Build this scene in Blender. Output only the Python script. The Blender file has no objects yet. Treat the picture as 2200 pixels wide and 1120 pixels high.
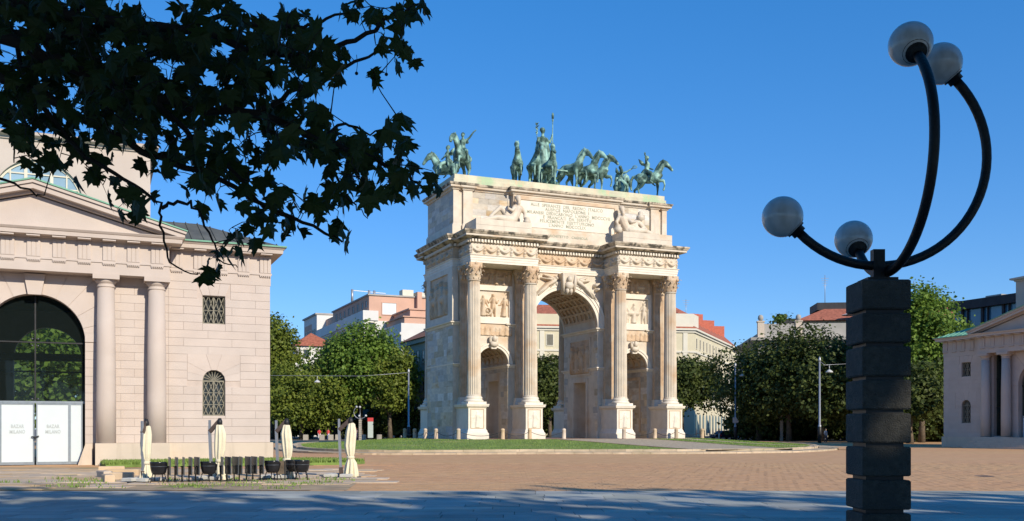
import bpy, math, random
import numpy as np
from mathutils import Vector, Matrix

random.seed(7)
R = math.radians
sc = bpy.context.scene
C = sc.collection

# ---------------------------------------------------------------- camera, sky, sun, exposure
EYE = 1.85                      # eye height, metres
FPX = 2100.0                    # focal length in pixels of the 2200 px wide photograph
cam_d = bpy.data.cameras.new('camera')
cam_d.sensor_width = 36.0
cam_d.lens = 36.0 * FPX / 2200.0
cam_d.shift_y = 360.0 / 2200.0
cam_d.clip_start = 0.05
cam_d.clip_end = 3000.0
cam = bpy.data.objects.new('camera', cam_d)
cam.location = (0, 0, EYE)
cam.rotation_euler = (R(90), 0, 0)
C.objects.link(cam)
sc.camera = cam

SUN_EL, SUN_AZ = 27.0, math.degrees(math.atan2(0.6105, -0.792))
sun_dir = Vector((math.sin(R(SUN_AZ)) * math.cos(R(SUN_EL)), math.cos(R(SUN_AZ)) * math.cos(R(SUN_EL)), math.sin(R(SUN_EL))))
world = bpy.data.worlds.new('World')
sc.world = world
world.use_nodes = True
wn = world.node_tree.nodes
bg = wn['Background']
sky = wn.new('ShaderNodeTexSky')
sky.sky_type = 'NISHITA'
sky.sun_disc = False
sky.sun_elevation = R(SUN_EL)
sky.sun_rotation = R(SUN_AZ)
sky.altitude = 120.0
sky.air_density = 1.0
sky.dust_density = 0.0
sky.ozone_density = 3.0
bg.inputs['Strength'].default_value = 0.12
hsv = wn.new('ShaderNodeHueSaturation')            # deep late-summer blue, the same over the whole sky
hsv.inputs['Saturation'].default_value = 1.37
hsv.inputs['Value'].default_value = 1.08
world.node_tree.links.new(sky.outputs['Color'], hsv.inputs['Color'])
gam = wn.new('ShaderNodeGamma'); gam.inputs['Gamma'].default_value = 0.65     # evens out the sky from zenith to horizon
tin = wn.new('ShaderNodeMixRGB'); tin.blend_type = 'MULTIPLY'; tin.inputs['Fac'].default_value = 1.0
tin.inputs['Color2'].default_value = (0.92, 1.34, 1.99, 1)
world.node_tree.links.new(hsv.outputs['Color'], gam.inputs['Color'])
world.node_tree.links.new(gam.outputs['Color'], tin.inputs['Color1'])
world.node_tree.links.new(tin.outputs['Color'], bg.inputs['Color'])

sun_d = bpy.data.lights.new('sun', 'SUN')
sun_d.energy = 4.8
sun_d.angle = R(0.53)
sun_d.color = (1.0, 0.90, 0.74)
sun = bpy.data.objects.new('sun', sun_d)
sun.rotation_euler = sun_dir.to_track_quat('Z', 'Y').to_euler()
sun.location = sun_dir * 200
C.objects.link(sun)

vs = sc.view_settings
vs.view_transform = 'Standard'
vs.look = 'None'
vs.exposure = 0.18
vs.gamma = 1.0
vs.use_curve_mapping = False
sc.cycles.use_denoising = True
sc.cycles.max_bounces = 8
sc.cycles.transparent_max_bounces = 8
sc.cycles.sample_clamp_indirect = 6.0

# ---------------------------------------------------------------- helpers
def at(px, Y, py=None, z=None):
    """world point seen at photograph column px at distance Y (and row py, or at height z)"""
    X = (px - 1100.0) / FPX * Y
    if z is None:
        z = EYE + (920.0 - py) / FPX * Y if py is not None else 0.0
    return Vector((X, Y, z))

class MB:
    """collects shapes; build() links them as ONE mesh object"""
    def __init__(s):
        s.v, s.f, s.sm = [], [], []
    def add(s, vs_, fs, smooth=False):
        o = len(s.v)
        s.v.extend([tuple(p) for p in vs_])
        s.f.extend([tuple(i + o for i in f) for f in fs])
        s.sm.extend([smooth] * len(fs))
        return s
    def box(s, x0, x1, y0, y1, z0, z1):
        return s.add([(x0,y0,z0),(x1,y0,z0),(x1,y1,z0),(x0,y1,z0),(x0,y0,z1),(x1,y0,z1),(x1,y1,z1),(x0,y1,z1)],
              [(0,3,2,1),(4,5,6,7),(0,1,5,4),(1,2,6,5),(2,3,7,6),(3,0,4,7)])
    def bar(s, a, b, w, h=None, up=(0,0,1)):
        """square bar from a to b"""
        a, b = Vector(a), Vector(b); h = h or w
        d = (b - a).normalized(); u = Vector(up)
        if abs(d.dot(u)) > 0.98: u = Vector((0,1,0))
        sx = d.cross(u).normalized(); sy = sx.cross(d).normalized()
        P = []
        for p in (a, b):
            for i, j in ((-1,-1),(1,-1),(1,1),(-1,1)):
                P.append(p + sx*(i*w/2) + sy*(j*h/2))
        return s.add(P, [(0,3,2,1),(4,5,6,7),(0,1,5,4),(1,2,6,5),(2,3,7,6),(3,0,4,7)])
    def frustum(s, x0,x1,y0,y1,z0, X0,X1,Y0,Y1,z1):
        return s.add([(x0,y0,z0),(x1,y0,z0),(x1,y1,z0),(x0,y1,z0),(X0,Y0,z1),(X1,Y0,z1),(X1,Y1,z1),(X0,Y1,z1)],
              [(0,3,2,1),(4,5,6,7),(0,1,5,4),(1,2,6,5),(2,3,7,6),(3,0,4,7)])
    def prism(s, poly, a0, a1, axis='y'):
        """poly: (x,z) extruded along y (axis y), (x,y) along z, or (y,z) along x; poly counter-clockwise seen from the a0 side"""
        n = len(poly)
        def m(p, a):
            return (p[0], a, p[1]) if axis == 'y' else ((p[0], p[1], a) if axis == 'z' else (a, p[0], p[1]))
        V = [m(p, a0) for p in poly] + [m(p, a1) for p in poly]
        F = [tuple(range(n)), tuple(range(2*n-1, n-1, -1))]
        F += [(i, i+n, (i+1) % n + n, (i+1) % n) for i in range(n)]
        return s.add(V, F)
    def tube(s, pts, rad, n=8, cap=True, smooth=True):
        pts = [Vector(p) for p in pts]
        rad = rad if isinstance(rad, (list, tuple)) else [rad] * len(pts)
        V, F = [], []
        prev = None
        for i, p in enumerate(pts):
            d = (pts[min(i+1, len(pts)-1)] - pts[max(i-1, 0)]).normalized()
            if prev is None:
                a = Vector((0,0,1)) if abs(d.z) < 0.9 else Vector((1,0,0))
                sx = d.cross(a).normalized()
            else:
                sx = (prev - d * prev.dot(d)).normalized()
            prev = sx
            sy = d.cross(sx)
            for k in range(n):
                t = 2*math.pi*k/n
                V.append(p + (sx*math.cos(t) + sy*math.sin(t)) * rad[i])
        for i in range(len(pts)-1):
            for k in range(n):
                F.append((i*n+k, i*n+(k+1) % n, (i+1)*n+(k+1) % n, (i+1)*n+k))
        if cap:
            F.append(tuple(range(n-1, -1, -1))); F.append(tuple((len(pts)-1)*n+k for k in range(n)))
        return s.add(V, F, smooth)
    def lathe(s, prof, n=24, c=(0,0,0), smooth=True, cap=True):
        V, F = [], []
        for r, z in prof:
            for k in range(n):
                t = 2*math.pi*k/n
                V.append((c[0]+r*math.cos(t), c[1]+r*math.sin(t), c[2]+z))
        m = len(prof)
        for i in range(m-1):
            for k in range(n):
                F.append((i*n+k, i*n+(k+1) % n, (i+1)*n+(k+1) % n, (i+1)*n+k))
        if cap:
            F.append(tuple(range(n-1, -1, -1))); F.append(tuple((m-1)*n+k for k in range(n)))
        return s.add(V, F, smooth)
    def sweep(s, plan, prof, cap=True):
        """closed counter-clockwise plan polygon; prof = (outward offset, z) from bottom to top; mitred corners"""
        n = len(plan)
        nr = []
        for i in range(n):
            a, b = plan[i], plan[(i+1) % n]
            d = Vector((b[0]-a[0], b[1]-a[1])).normalized()
            nr.append(Vector((d.y, -d.x)))
        off = []
        for i in range(n):
            n1, n2 = nr[i-1], nr[i]
            off.append((n1 + n2) / (1 + n1.dot(n2)))
        V, F = [], []
        for o, z in prof:
            for i in range(n):
                V.append((plan[i][0]+off[i].x*o, plan[i][1]+off[i].y*o, z))
        m = len(prof)
        for j in range(m-1):
            for i in range(n):
                F.append((j*n+i, j*n+(i+1) % n, (j+1)*n+(i+1) % n, (j+1)*n+i))
        if cap:
            F.append(tuple(range(n-1, -1, -1))); F.append(tuple((m-1)*n+i for i in range(n)))
        return s.add(V, F)
    def ball(s, c, rx, ry=None, rz=None, nu=12, nv=8, M=None):
        ry = ry or rx; rz = rz or rx
        V, F = [], []
        for j in range(1, nv):
            t = math.pi*j/nv
            for i in range(nu):
                p = 2*math.pi*i/nu
                q = Vector((rx*math.sin(t)*math.cos(p), ry*math.sin(t)*math.sin(p), rz*math.cos(t)))
                V.append((M @ q if M else q) + Vector(c))
        q = Vector((0,0,rz)); V.append((M @ q if M else q) + Vector(c))
        q = Vector((0,0,-rz)); V.append((M @ q if M else q) + Vector(c))
        T, B = len(V)-2, len(V)-1
        for j in range(nv-2):
            for i in range(nu):
                F.append((j*nu+i, (j+1)*nu+i, (j+1)*nu+(i+1) % nu, j*nu+(i+1) % nu))
        for i in range(nu):
            F.append((T, i, (i+1) % nu)); F.append((B, (nv-2)*nu+(i+1) % nu, (nv-2)*nu+i))
        return s.add(V, F, True)
    def mesh(s, name, mat=None):
        me = bpy.data.meshes.new(name)
        me.from_pydata(s.v, [], s.f)
        me.polygons.foreach_set('use_smooth', s.sm)
        if mat: me.materials.append(mat)
        me.update()
        return me
    def build(s, name, mat, parent=None):
        return link(name, s.mesh(name, mat), parent)

def link(name, me, parent=None):
    o = bpy.data.objects.new(name, me)
    C.objects.link(o)
    if parent is not None: o.parent = parent
    return o

def tag(o, label=None, cat=None, group=None, kind=None):
    if label: o['label'] = label
    if cat: o['category'] = cat
    if group: o['group'] = group
    if kind: o['kind'] = kind
    return o

def thing(name, label, cat, loc=(0,0,0), rz=0.0, group=None):
    o = bpy.data.objects.new(name, None)
    C.objects.link(o)
    o.empty_display_size = 0.3
    o.location = loc; o.rotation_euler = (0, 0, rz)
    return tag(o, label, cat, group)

def copy_tree(o, parent=None):
    c = o.copy(); C.objects.link(c); c.parent = parent
    for ch in list(o.children): copy_tree(ch, c)
    return c

_cubes = {}
def piece(name, parent, x0, x1, y0, y1, z0, z1, mat):
    """one box-shaped piece; all pieces of a material share one unit cube"""
    if mat.name not in _cubes:
        _cubes[mat.name] = MB().box(-.5,.5,-.5,.5,-.5,.5).mesh('block', mat)
    o = link(name, _cubes[mat.name], parent)
    o.location = ((x0+x1)/2, (y0+y1)/2, (z0+z1)/2)
    o.scale = (x1-x0, y1-y0, z1-z0)
    return o

# ---------------------------------------------------------------- materials (procedural)
def new_mat(name):
    m = bpy.data.materials.new(name); m.use_nodes = True
    nt = m.node_tree
    return m, nt, nt.nodes['Principled BSDF']

def surf(name, col, var=0.12, scale=2.0, rough=0.75, bump=0.0, bscale=30.0, col2=None, mix_scale=0.6, mix_lo=0.45, mix_hi=0.7,
         objvar=0.0, stretch=None, metallic=0.0, spec=0.3, streak=None, hue=0.0, detail=6.0):
    """noise-varied colour; optional second colour in patches, streaks down the face, tint per piece"""
    m, nt, b = new_mat(name)
    N, L = nt.nodes, nt.links
    g = N.new('ShaderNodeNewGeometry')
    pos = g.outputs['Position']
    if stretch:
        mp = N.new('ShaderNodeMapping'); mp.inputs['Scale'].default_value = stretch
        L.new(pos, mp.inputs['Vector']); pos = mp.outputs['Vector']
    n1 = N.new('ShaderNodeTexNoise'); n1.inputs['Scale'].default_value = scale; n1.inputs['Detail'].default_value = detail
    L.new(pos, n1.inputs['Vector'])
    rp = N.new('ShaderNodeValToRGB')
    rp.color_ramp.elements[0].position = 0.3; rp.color_ramp.elements[1].position = 0.7
    rp.color_ramp.elements[0].color = (*[c*(1-var) for c in col], 1)
    rp.color_ramp.elements[1].color = (*[min(1, c*(1+var)) for c in col], 1)
    L.new(n1.outputs['Fac'], rp.inputs['Fac'])
    out = rp.outputs['Color']
    def mixin(out, colour, fac):
        mx = N.new('ShaderNodeMixRGB'); mx.inputs['Color2'].default_value = (*colour, 1)
        L.new(out, mx.inputs['Color1']); L.new(fac, mx.inputs['Fac'])
        return mx.outputs['Color']
    def mask(scl, lo, hi, vec, strength=1.0):
        n = N.new('ShaderNodeTexNoise'); n.inputs['Scale'].default_value = scl; n.inputs['Detail'].default_value = 5
        L.new(vec, n.inputs['Vector'])
        mr = N.new('ShaderNodeMapRange'); mr.inputs['From Min'].default_value = lo; mr.inputs['From Max'].default_value = hi
        mr.inputs['To Max'].default_value = strength
        L.new(n.outputs['Fac'], mr.inputs['Value'])
        return mr.outputs['Result']
    if col2: out = mixin(out, col2, mask(mix_scale, mix_lo, mix_hi, pos))
    if streak:
        mp = N.new('ShaderNodeMapping'); mp.inputs['Scale'].default_value = (2.2, 2.2, 0.25)
        L.new(g.outputs['Position'], mp.inputs['Vector'])
        out = mixin(out, streak[0], mask(1.0, streak[1], streak[1]+0.2, mp.outputs['Vector'], streak[2]))
    if objvar or hue:
        oi = N.new('ShaderNodeObjectInfo')
        hs = N.new('ShaderNodeHueSaturation')
        mr = N.new('ShaderNodeMapRange'); mr.inputs['To Min'].default_value = 1-objvar; mr.inputs['To Max'].default_value = 1+objvar*0.6
        L.new(oi.outputs['Random'], mr.inputs['Value']); L.new(mr.outputs['Result'], hs.inputs['Value'])
        if hue:
            ms = N.new('ShaderNodeMath'); ms.operation = 'MULTIPLY'; ms.inputs[1].default_value = 7.13
            fr = N.new('ShaderNodeMath'); fr.operation = 'FRACT'
            L.new(oi.outputs['Random'], ms.inputs[0]); L.new(ms.outputs[0], fr.inputs[0])
            mr2 = N.new('ShaderNodeMapRange'); mr2.inputs['To Min'].default_value = 1-hue; mr2.inputs['To Max'].default_value = 1+hue
            L.new(fr.outputs[0], mr2.inputs['Value']); L.new(mr2.outputs['Result'], hs.inputs['Saturation'])
        L.new(out, hs.inputs['Color']); out = hs.outputs['Color']
    L.new(out, b.inputs['Base Color'])
    b.inputs['Roughness'].default_value = rough
    b.inputs['Metallic'].default_value = metallic
    b.inputs['Specular IOR Level'].default_value = spec
    if bump:
        n3 = N.new('ShaderNodeTexNoise'); n3.inputs['Scale'].default_value = bscale; n3.inputs['Detail'].default_value = 8
        L.new(g.outputs['Position'], n3.inputs['Vector'])
        bp = N.new('ShaderNodeBump'); bp.inputs['Strength'].default_value = bump; bp.inputs['Distance'].default_value = 0.05
        L.new(n3.outputs['Fac'], bp.inputs['Height']); L.new(bp.outputs['Normal'], b.inputs['Normal'])
    return m

def leaf_mat(name, dark, light, trans=0.35, rough=0.55):
    """leaf colour differs from leaf to leaf and clump to clump; light passes through"""
    m, nt, b = new_mat(name)
    N, L = nt.nodes, nt.links
    g = N.new('ShaderNodeNewGeometry')
    n1 = N.new('ShaderNodeTexNoise'); n1.inputs['Scale'].default_value = 0.45; n1.inputs['Detail'].default_value = 3
    L.new(g.outputs['Position'], n1.inputs['Vector'])
    ad = N.new('ShaderNodeMath'); ad.operation = 'ADD'
    ml = N.new('ShaderNodeMath'); ml.operation = 'MULTIPLY'; ml.inputs[1].default_value = 0.5
    L.new(g.outputs['Random Per Island'], ml.inputs[0]); L.new(ml.outputs[0], ad.inputs[0]); L.new(n1.outputs['Fac'], ad.inputs[1])
    rp = N.new('ShaderNodeValToRGB'); rp.color_ramp.elements[0].position = 0.35; rp.color_ramp.elements[1].position = 1.0
    rp.color_ramp.elements[0].color = (*dark, 1); rp.color_ramp.elements[1].color = (*light, 1)
    L.new(ad.outputs[0], rp.inputs['Fac'])
    L.new(rp.outputs['Color'], b.inputs['Base Color'])
    b.inputs['Roughness'].default_value = rough; b.inputs['Specular IOR Level'].default_value = 0.25
    tr = N.new('ShaderNodeBsdfTranslucent'); L.new(rp.outputs['Color'], tr.inputs['Color'])
    mx = N.new('ShaderNodeMixShader'); mx.inputs['Fac'].default_value = trans
    L.new(b.outputs['BSDF'], mx.inputs[1]); L.new(tr.outputs['BSDF'], mx.inputs[2])
    L.new(mx.outputs['Shader'], nt.nodes['Material Output'].inputs['Surface'])
    return m

def glass_mat(name, tint=(0.02,0.03,0.03), rough=0.02, see=0.68):
    m, nt, b = new_mat(name)
    N, L = nt.nodes, nt.links
    b.inputs['Base Color'].default_value = (*tint, 1); b.inputs['Roughness'].default_value = rough
    b.inputs['Specular IOR Level'].default_value = 0.6
    tr = N.new('ShaderNodeBsdfTransparent'); tr.inputs['Color'].default_value = (0.78,0.86,0.82,1)
    mx = N.new('ShaderNodeMixShader'); mx.inputs['Fac'].default_value = see
    L.new(b.outputs['BSDF'], mx.inputs[1]); L.new(tr.outputs['BSDF'], mx.inputs[2])
    L.new(mx.outputs['Shader'], nt.nodes['Material Output'].inputs['Surface'])
    return m

M = {}
M['marble'] = surf('marble', (.58,.505,.405), .10, 1.3, .55, .10, 12, col2=(.52,.37,.235), mix_scale=.45, mix_lo=.52, mix_hi=.72, streak=((.34,.29,.23), .60, .5))
M['marble_block'] = surf('marble_block', (.53,.47,.385), .16, 1.6, .55, .10, 12, col2=(.44,.31,.20), mix_scale=.5, mix_lo=.58, mix_hi=.75, objvar=.28, hue=.7, stretch=(1,1,2.5))
M['marble_white'] = surf('marble_white', (.68,.61,.51), .08, 1.5, .5, .08, 14, streak=((.5,.45,.38), .64, .4))
M['marble_tan'] = surf('marble_tan', (.52,.375,.245), .16, 2.0, .6, .12, 14, col2=(.57,.47,.35), mix_scale=.8, mix_lo=.5, mix_hi=.66)
M['cornice'] = surf('weathered_cornice', (.50,.42,.32), .25, 2.5, .8, .2, 14, col2=(.10,.09,.07), mix_scale=1.6, mix_lo=.48, mix_hi=.62, streak=((.12,.10,.08), .5, .7))
M['parapet'] = surf('stained_parapet', (.56,.52,.38), .18, .8, .7, .1, 10, col2=(.38,.48,.30), mix_scale=.35, mix_lo=.48, mix_hi=.58, streak=((.62,.42,.28), .55, .7))
M['bronze'] = surf('bronze', (.065,.12,.10), .5, 2.6, .55, .15, 12, col2=(.27,.45,.385), mix_scale=1.5, mix_lo=.43, mix_hi=.60, metallic=.1, streak=((.02,.03,.027), .54, .8))
M['pink'] = surf('pink_plaster', (.505,.435,.385), .05, .9, .85, .12, 20, col2=(.475,.40,.35), mix_scale=.5, mix_lo=.4, mix_hi=.7, streak=((.40,.34,.29), .60, .45))
M['pink_block'] = surf('pink_ashlar', (.51,.437,.39), .05, 1.0, .85, .15, 25, objvar=.032, hue=.07, streak=((.40,.33,.28), .62, .32))
M['pink_joint'] = surf('pink_joint', (.49,.41,.36), .08, 2, .9)
M['cream_base'] = surf('cream_base', (.565,.475,.38), .06, .8, .85, .12, 18, streak=((.36,.30,.23), .54, .55))
M['copper'] = surf('copper_green', (.16,.36,.25), .25, 1.5, .6)
M['zinc'] = surf('zinc_roof', (.10,.10,.085), .3, .8, .6, stretch=(1,1,.4))
M['iron'] = surf('dark_iron', (.018,.019,.021), .3, 6, .45)
M['grille'] = surf('grille_iron', (.20,.185,.14), .2, 8, .6)
M['steel'] = surf('brushed_steel', (.30,.34,.38), .1, 5, .35, metallic=.7)
M['door_white'] = surf('white_film', (.55,.61,.63), .02, 1, .5)
M['door_text'] = surf('grey_print', (.40,.44,.45), .02, 1, .6)
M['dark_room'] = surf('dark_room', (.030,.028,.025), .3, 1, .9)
M['glass'] = glass_mat('glass')
M['pane'] = surf('window_pane', (.045,.05,.055), .4, .4, .08, spec=.6)
M['pane_lit'] = surf('window_pane_blue', (.22,.32,.40), .3, .3, .1, spec=.6)
M['granite'] = surf('dark_granite', (.070,.066,.056), .25, 22, .8, .5, 70, objvar=.10, col2=(.05,.05,.046), mix_scale=3)
M['granite_far'] = surf('pale_granite', (.36,.32,.26), .18, 12, .8, objvar=.08)
M['lamp_black'] = surf('black_paint', (.006,.0065,.007), .3, 9, .5, .15, 40, spec=.35)
M['slab'] = surf('stone_slab', (.36,.37,.335), .13, 1.1, .8, .15, 40, objvar=.22, hue=.3, col2=(.275,.29,.27), mix_scale=.35, mix_lo=.45, mix_hi=.65)
M['joint'] = surf('slab_joint', (.12,.125,.125), .2, 4, .9)
M['grass'] = leaf_mat('grass', (.095,.170,.030), (.23,.32,.075), .15)
M['lawn'] = surf('lawn_soil', (.16,.235,.055), .3, 1.5, .9, .6, 25, col2=(.33,.30,.12), mix_scale=.22, mix_lo=.54, mix_hi=.74)
M['kerb'] = surf('kerb_stone', (.50,.40,.285), .15, 2, .85, .2, 20, objvar=.14, col2=(.36,.30,.2), mix_scale=.8)
M['cobble'] = surf('cobbles', (.40,.335,.245), .25, 5, .9, .8, 8)
M['red_stone'] = surf('brown_stone', (.25,.17,.125), .15, 2, .8, .2, 15)
M['terrace'] = surf('terrace_stone', (.52,.40,.28), .14, 1.2, .85, .2, 15, objvar=.16, hue=.25)
M['road'] = surf('asphalt', (.16,.145,.13), .2, .4, .9, .2, 30)
M['canvas'] = surf('cream_canvas', (.66,.60,.445), .07, 3, .85, .25, 9)
M['alu'] = surf('grey_aluminium', (.36,.37,.39), .08, 5, .4, metallic=.5)
M['brown_arm'] = surf('brown_arm', (.09,.065,.055), .15, 6, .5)
M['concrete'] = surf('concrete_base', (.50,.49,.45), .12, 5, .9)
M['black_plastic'] = surf('black_plastic', (.010,.011,.014), .2, 6, .22, spec=.5)
M['chrome'] = surf('chrome_band', (.10,.11,.125), .05, 4, .35, metallic=.6)
M['table_top'] = surf('table_top', (.055,.062,.07), .2, 5, .35)
M['bark'] = surf('bark', (.11,.085,.06), .35, 3, .9, .5, 12)
M['twig'] = surf('twig_bark', (.020,.017,.013), .3, 9, .9)
M['cream_wall'] = surf('cream_wall', (.58,.52,.37), .06, .3, .9)
M['cream_trim'] = surf('cream_trim', (.62,.58,.48), .04, .5, .9)
M['salmon'] = surf('salmon_wall', (.54,.335,.25), .07, .3, .9)
M['white_wall'] = surf('white_wall', (.62,.61,.58), .05, .3, .9)
M['greygreen'] = surf('grey_green_wall', (.38,.39,.34), .08, .4, .9)
M['grey_stone'] = surf('grey_stone', (.36,.34,.31), .12, .5, .9)
M['tiles'] = surf('roof_tiles', (.34,.115,.07), .3, 2.0, .85, .6, 7)
M['tiles_brown'] = surf('brown_tiles', (.30,.135,.08), .3, 2.0, .85, .6, 7)
M['chimney'] = surf('terracotta', (.48,.14,.09), .15, 2, .85)
M['dark_roof'] = surf('dark_roof', (.035,.035,.04), .2, 1, .7)
M['blue_glass'] = surf('blue_glass', (.06,.16,.25), .25, .3, .08, spec=.7)
M['shutter'] = surf('shutter', (.16,.15,.12), .1, 2, .8)
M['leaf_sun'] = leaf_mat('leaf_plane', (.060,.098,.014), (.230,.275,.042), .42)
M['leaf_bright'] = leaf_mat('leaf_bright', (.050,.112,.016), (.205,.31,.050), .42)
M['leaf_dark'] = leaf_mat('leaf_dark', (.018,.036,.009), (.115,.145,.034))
M['leaf_olive'] = leaf_mat('leaf_olive', (.06,.075,.022), (.17,.18,.06))
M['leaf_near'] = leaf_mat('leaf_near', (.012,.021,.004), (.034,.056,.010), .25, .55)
def flat(name, col, rough=.7): return surf(name, col, .06, 5, rough)
# ================================================================ the setting: ground, pavement, plaza, lawn
TH = R(23.15)                                     # the arch and both toll houses share this grid
UX, UY = math.cos(TH), math.sin(TH)
ARCH_O = Vector((5.243, 96.30, 0.83))             # middle of the arch's front wall, on its plateau
ARCH_C = Vector((3.75, 99.80))
ARCH_D = 7.6
def arch_w(x, y, z=0.0):                          # arch frame (x along the front, y to the back) -> world
    return Vector((ARCH_O.x + x*UX - y*UY, ARCH_O.y + x*UY + y*UX, ARCH_O.z + z))

g = MB(); S = 1500
g.add([(-S,-S,-.03),(S,-S,-.03),(S,S,-.03),(-S,S,-.03)], [(0,1,2,3)])
tag(g.build('ground', M['road']), 'grey asphalt ground of the streets around the square', 'ground', kind='structure')

# --- shaded pavement of pale slabs in front
PAVE_Y = 28.75
g = MB(); g.add([(-60,-30,-.012),(60,-30,-.012),(60,PAVE_Y,-.012),(-60,PAVE_Y,-.012)], [(0,1,2,3)])
pave = tag(g.build('pavement', M['joint']), 'pale stone slab pavement in tree shade across the foreground', 'pavement', kind='structure')
rnd = random.Random(3)
y = PAVE_Y
row = 0
slab_rest = MB()
while y > 8.0:
    d = 0.72
    x = -16.2 + rnd.uniform(-.6, .6)
    while x < 16.5:
        w = rnd.choice((1.3, 1.6, 1.6, 1.9))
        h = rnd.uniform(-.002, .005)
        if y > 18.6 and abs(x + w/2) < y*0.56 + 1:
            piece('paving_slab', pave, x+.010, x+w-.010, y-d+.010, y-.010, -.05, h, M['slab'])
        else:
            slab_rest.box(x+.010, x+w-.010, y-d+.010, y-.010, -.05, h)
        x += w
    y -= d; row += 1
for yy in np.arange(PAVE_Y-29*.72, -12, -.72):
    for xx in np.arange(-16, 16.5, 1.6): slab_rest.box(xx+.006, xx+1.594, yy-.714, yy-.006, -.05, .001)
tag(slab_rest.build('paving_slab', M['slab'], pave), kind='stuff')

# --- sunlit plaza of brick-red stone setts
def plaza_mat():
    m, nt, b = new_mat('red_setts')
    N, L = nt.nodes, nt.links
    g = N.new('ShaderNodeNewGeometry')
    n1 = N.new('ShaderNodeTexNoise'); n1.inputs['Scale'].default_value = .12; n1.inputs['Detail'].default_value = 6
    mp = N.new('ShaderNodeMapping'); mp.inputs['Scale'].default_value = (.35, 1, 1)
    L.new(g.outputs['Position'], mp.inputs['Vector']); L.new(mp.outputs['Vector'], n1.inputs['Vector'])
    r1 = N.new('ShaderNodeValToRGB'); r1.color_ramp.elements[0].position = .3; r1.color_ramp.elements[1].position = .7
    r1.color_ramp.elements[0].color = (.535,.308,.168,1); r1.color_ramp.elements[1].color = (.55,.345,.178,1)
    L.new(n1.outputs['Fac'], r1.inputs['Fac'])
    n2 = N.new('ShaderNodeTexNoise'); n2.inputs['Scale'].default_value = 1.3; n2.inputs['Detail'].default_value = 8
    L.new(g.outputs['Position'], n2.inputs['Vector'])
    r2 = N.new('ShaderNodeValToRGB'); r2.color_ramp.elements[0].position = .3; r2.color_ramp.elements[1].position = .7
    r2.color_ramp.elements[0].color = (.88,.86,.84,1); r2.color_ramp.elements[1].color = (1.08,1.08,1.08,1)
    L.new(n2.outputs['Fac'], r2.inputs['Fac'])
    mx = N.new('ShaderNodeMixRGB'); mx.blend_type = 'MULTIPLY'; mx.inputs['Fac'].default_value = 1
    L.new(r1.outputs['Color'], mx.inputs['Color1']); L.new(r2.outputs['Color'], mx.inputs['Color2'])
    mr = N.new('ShaderNodeMapRange'); mr.inputs['To Min'].default_value = .955; mr.inputs['To Max'].default_value = 1.035
    L.new(g.outputs['Random Per Island'], mr.inputs['Value'])
    hs = N.new('ShaderNodeHueSaturation'); L.new(mr.outputs['Result'], hs.inputs['Value']); L.new(mx.outputs['Color'], hs.inputs['Color'])
    L.new(hs.outputs['Color'], b.inputs['Base Color'])
    b.inputs['Roughness'].default_value = .85; b.inputs['Specular IOR Level'].default_value = .2
    n3 = N.new('ShaderNodeTexNoise'); n3.inputs['Scale'].default_value = 9; n3.inputs['Detail'].default_value = 8
    L.new(g.outputs['Position'], n3.inputs['Vector'])
    bp = N.new('ShaderNodeBump'); bp.inputs['Strength'].default_value = .35; bp.inputs['Distance'].default_value = .03
    L.new(n3.outputs['Fac'], bp.inputs['Height']); L.new(bp.outputs['Normal'], b.inputs['Normal'])
    return m
M['plaza'] = plaza_mat()
g = MB(); g.add([(-70,PAVE_Y+.01,-.010),(95,PAVE_Y+.01,-.010),(95,140,-.010),(-70,140,-.010)], [(0,1,2,3)])
plaza = tag(g.build('plaza', M['plaza']), 'sunlit square paved in reddish brown setts', 'square', kind='structure')
# setts as far as they can be told apart: laid in rows across the view
rnd = random.Random(11)
def setts(y0, y1, keep):
    out = []
    y = y0
    r = 0
    while y < y1:
        d = .62
        x = -y*.54 - 1 + (r % 2)*.16
        while x < y*.54 + 1:
            if keep(x, y): out.append((x, y, .33, d))
            x += .33
        y += d; r += 1
    return out
allsets = setts(PAVE_Y+.02, 52, lambda x, y: not (x < -6.0 and y < 48))
allsets.sort(key=lambda t: (t[0] < 11, t[1]))
sm = MB()
for i, (x, y, w, d) in enumerate(allsets):
    h = rnd.uniform(-.003, .004)
    if i < 300: piece('sett', plaza, x+.007, x+w-.007, y+.007, y+d-.007, -.05, h, M['plaza'])
    else: sm.box(x+.007, x+w-.007, y+.007, y+d-.007, -.05, h)
tag(sm.build('sett', M['plaza'], plaza), kind='stuff')
mh = MB(); mh.lathe([(.36,-.01),(.36,.006),(.33,.010)], 24)
o = tag(mh.build('manhole_cover', M['iron']), 'round dark manhole cover in the red setts at right', 'manhole cover'); o.location = at(2115, 37.6)

# --- the raised lawn round the arch
bpts = [(3.4,69.8),(9,69.6),(14.5,70.8),(21.3,74.0),(26,80),(29,87),(31,98),(29,112),(22,124),(8,131),(-8,130),(-20,122),(-25.2,112),(-24.0,101),(-21.8,90),(-18.8,79.5),(-14.8,71.8),(-9.4,67.6),(-3,68.6)]
def catmull(P, n):
    out = []
    N_ = len(P)
    for i in range(N_):
        p0, p1, p2, p3 = (Vector(P[(i+k) % N_]) for k in (-1,0,1,2))
        for j in range(n):
            t = j/n
            out.append(.5*((2*p1)+(p2-p0)*t+(2*p0-5*p1+4*p2-p3)*t*t+(3*p1-p0-3*p2+p3)*t**3))
    return out
edge = catmull(bpts, 6)
def ang(p): return math.atan2(p[1]-ARCH_C.y, p[0]-ARCH_C.x)
edge.sort(key=ang)
E_A = np.array([ang(p) for p in edge]); E_R = np.array([(Vector(p)-ARCH_C).length for p in edge])
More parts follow.
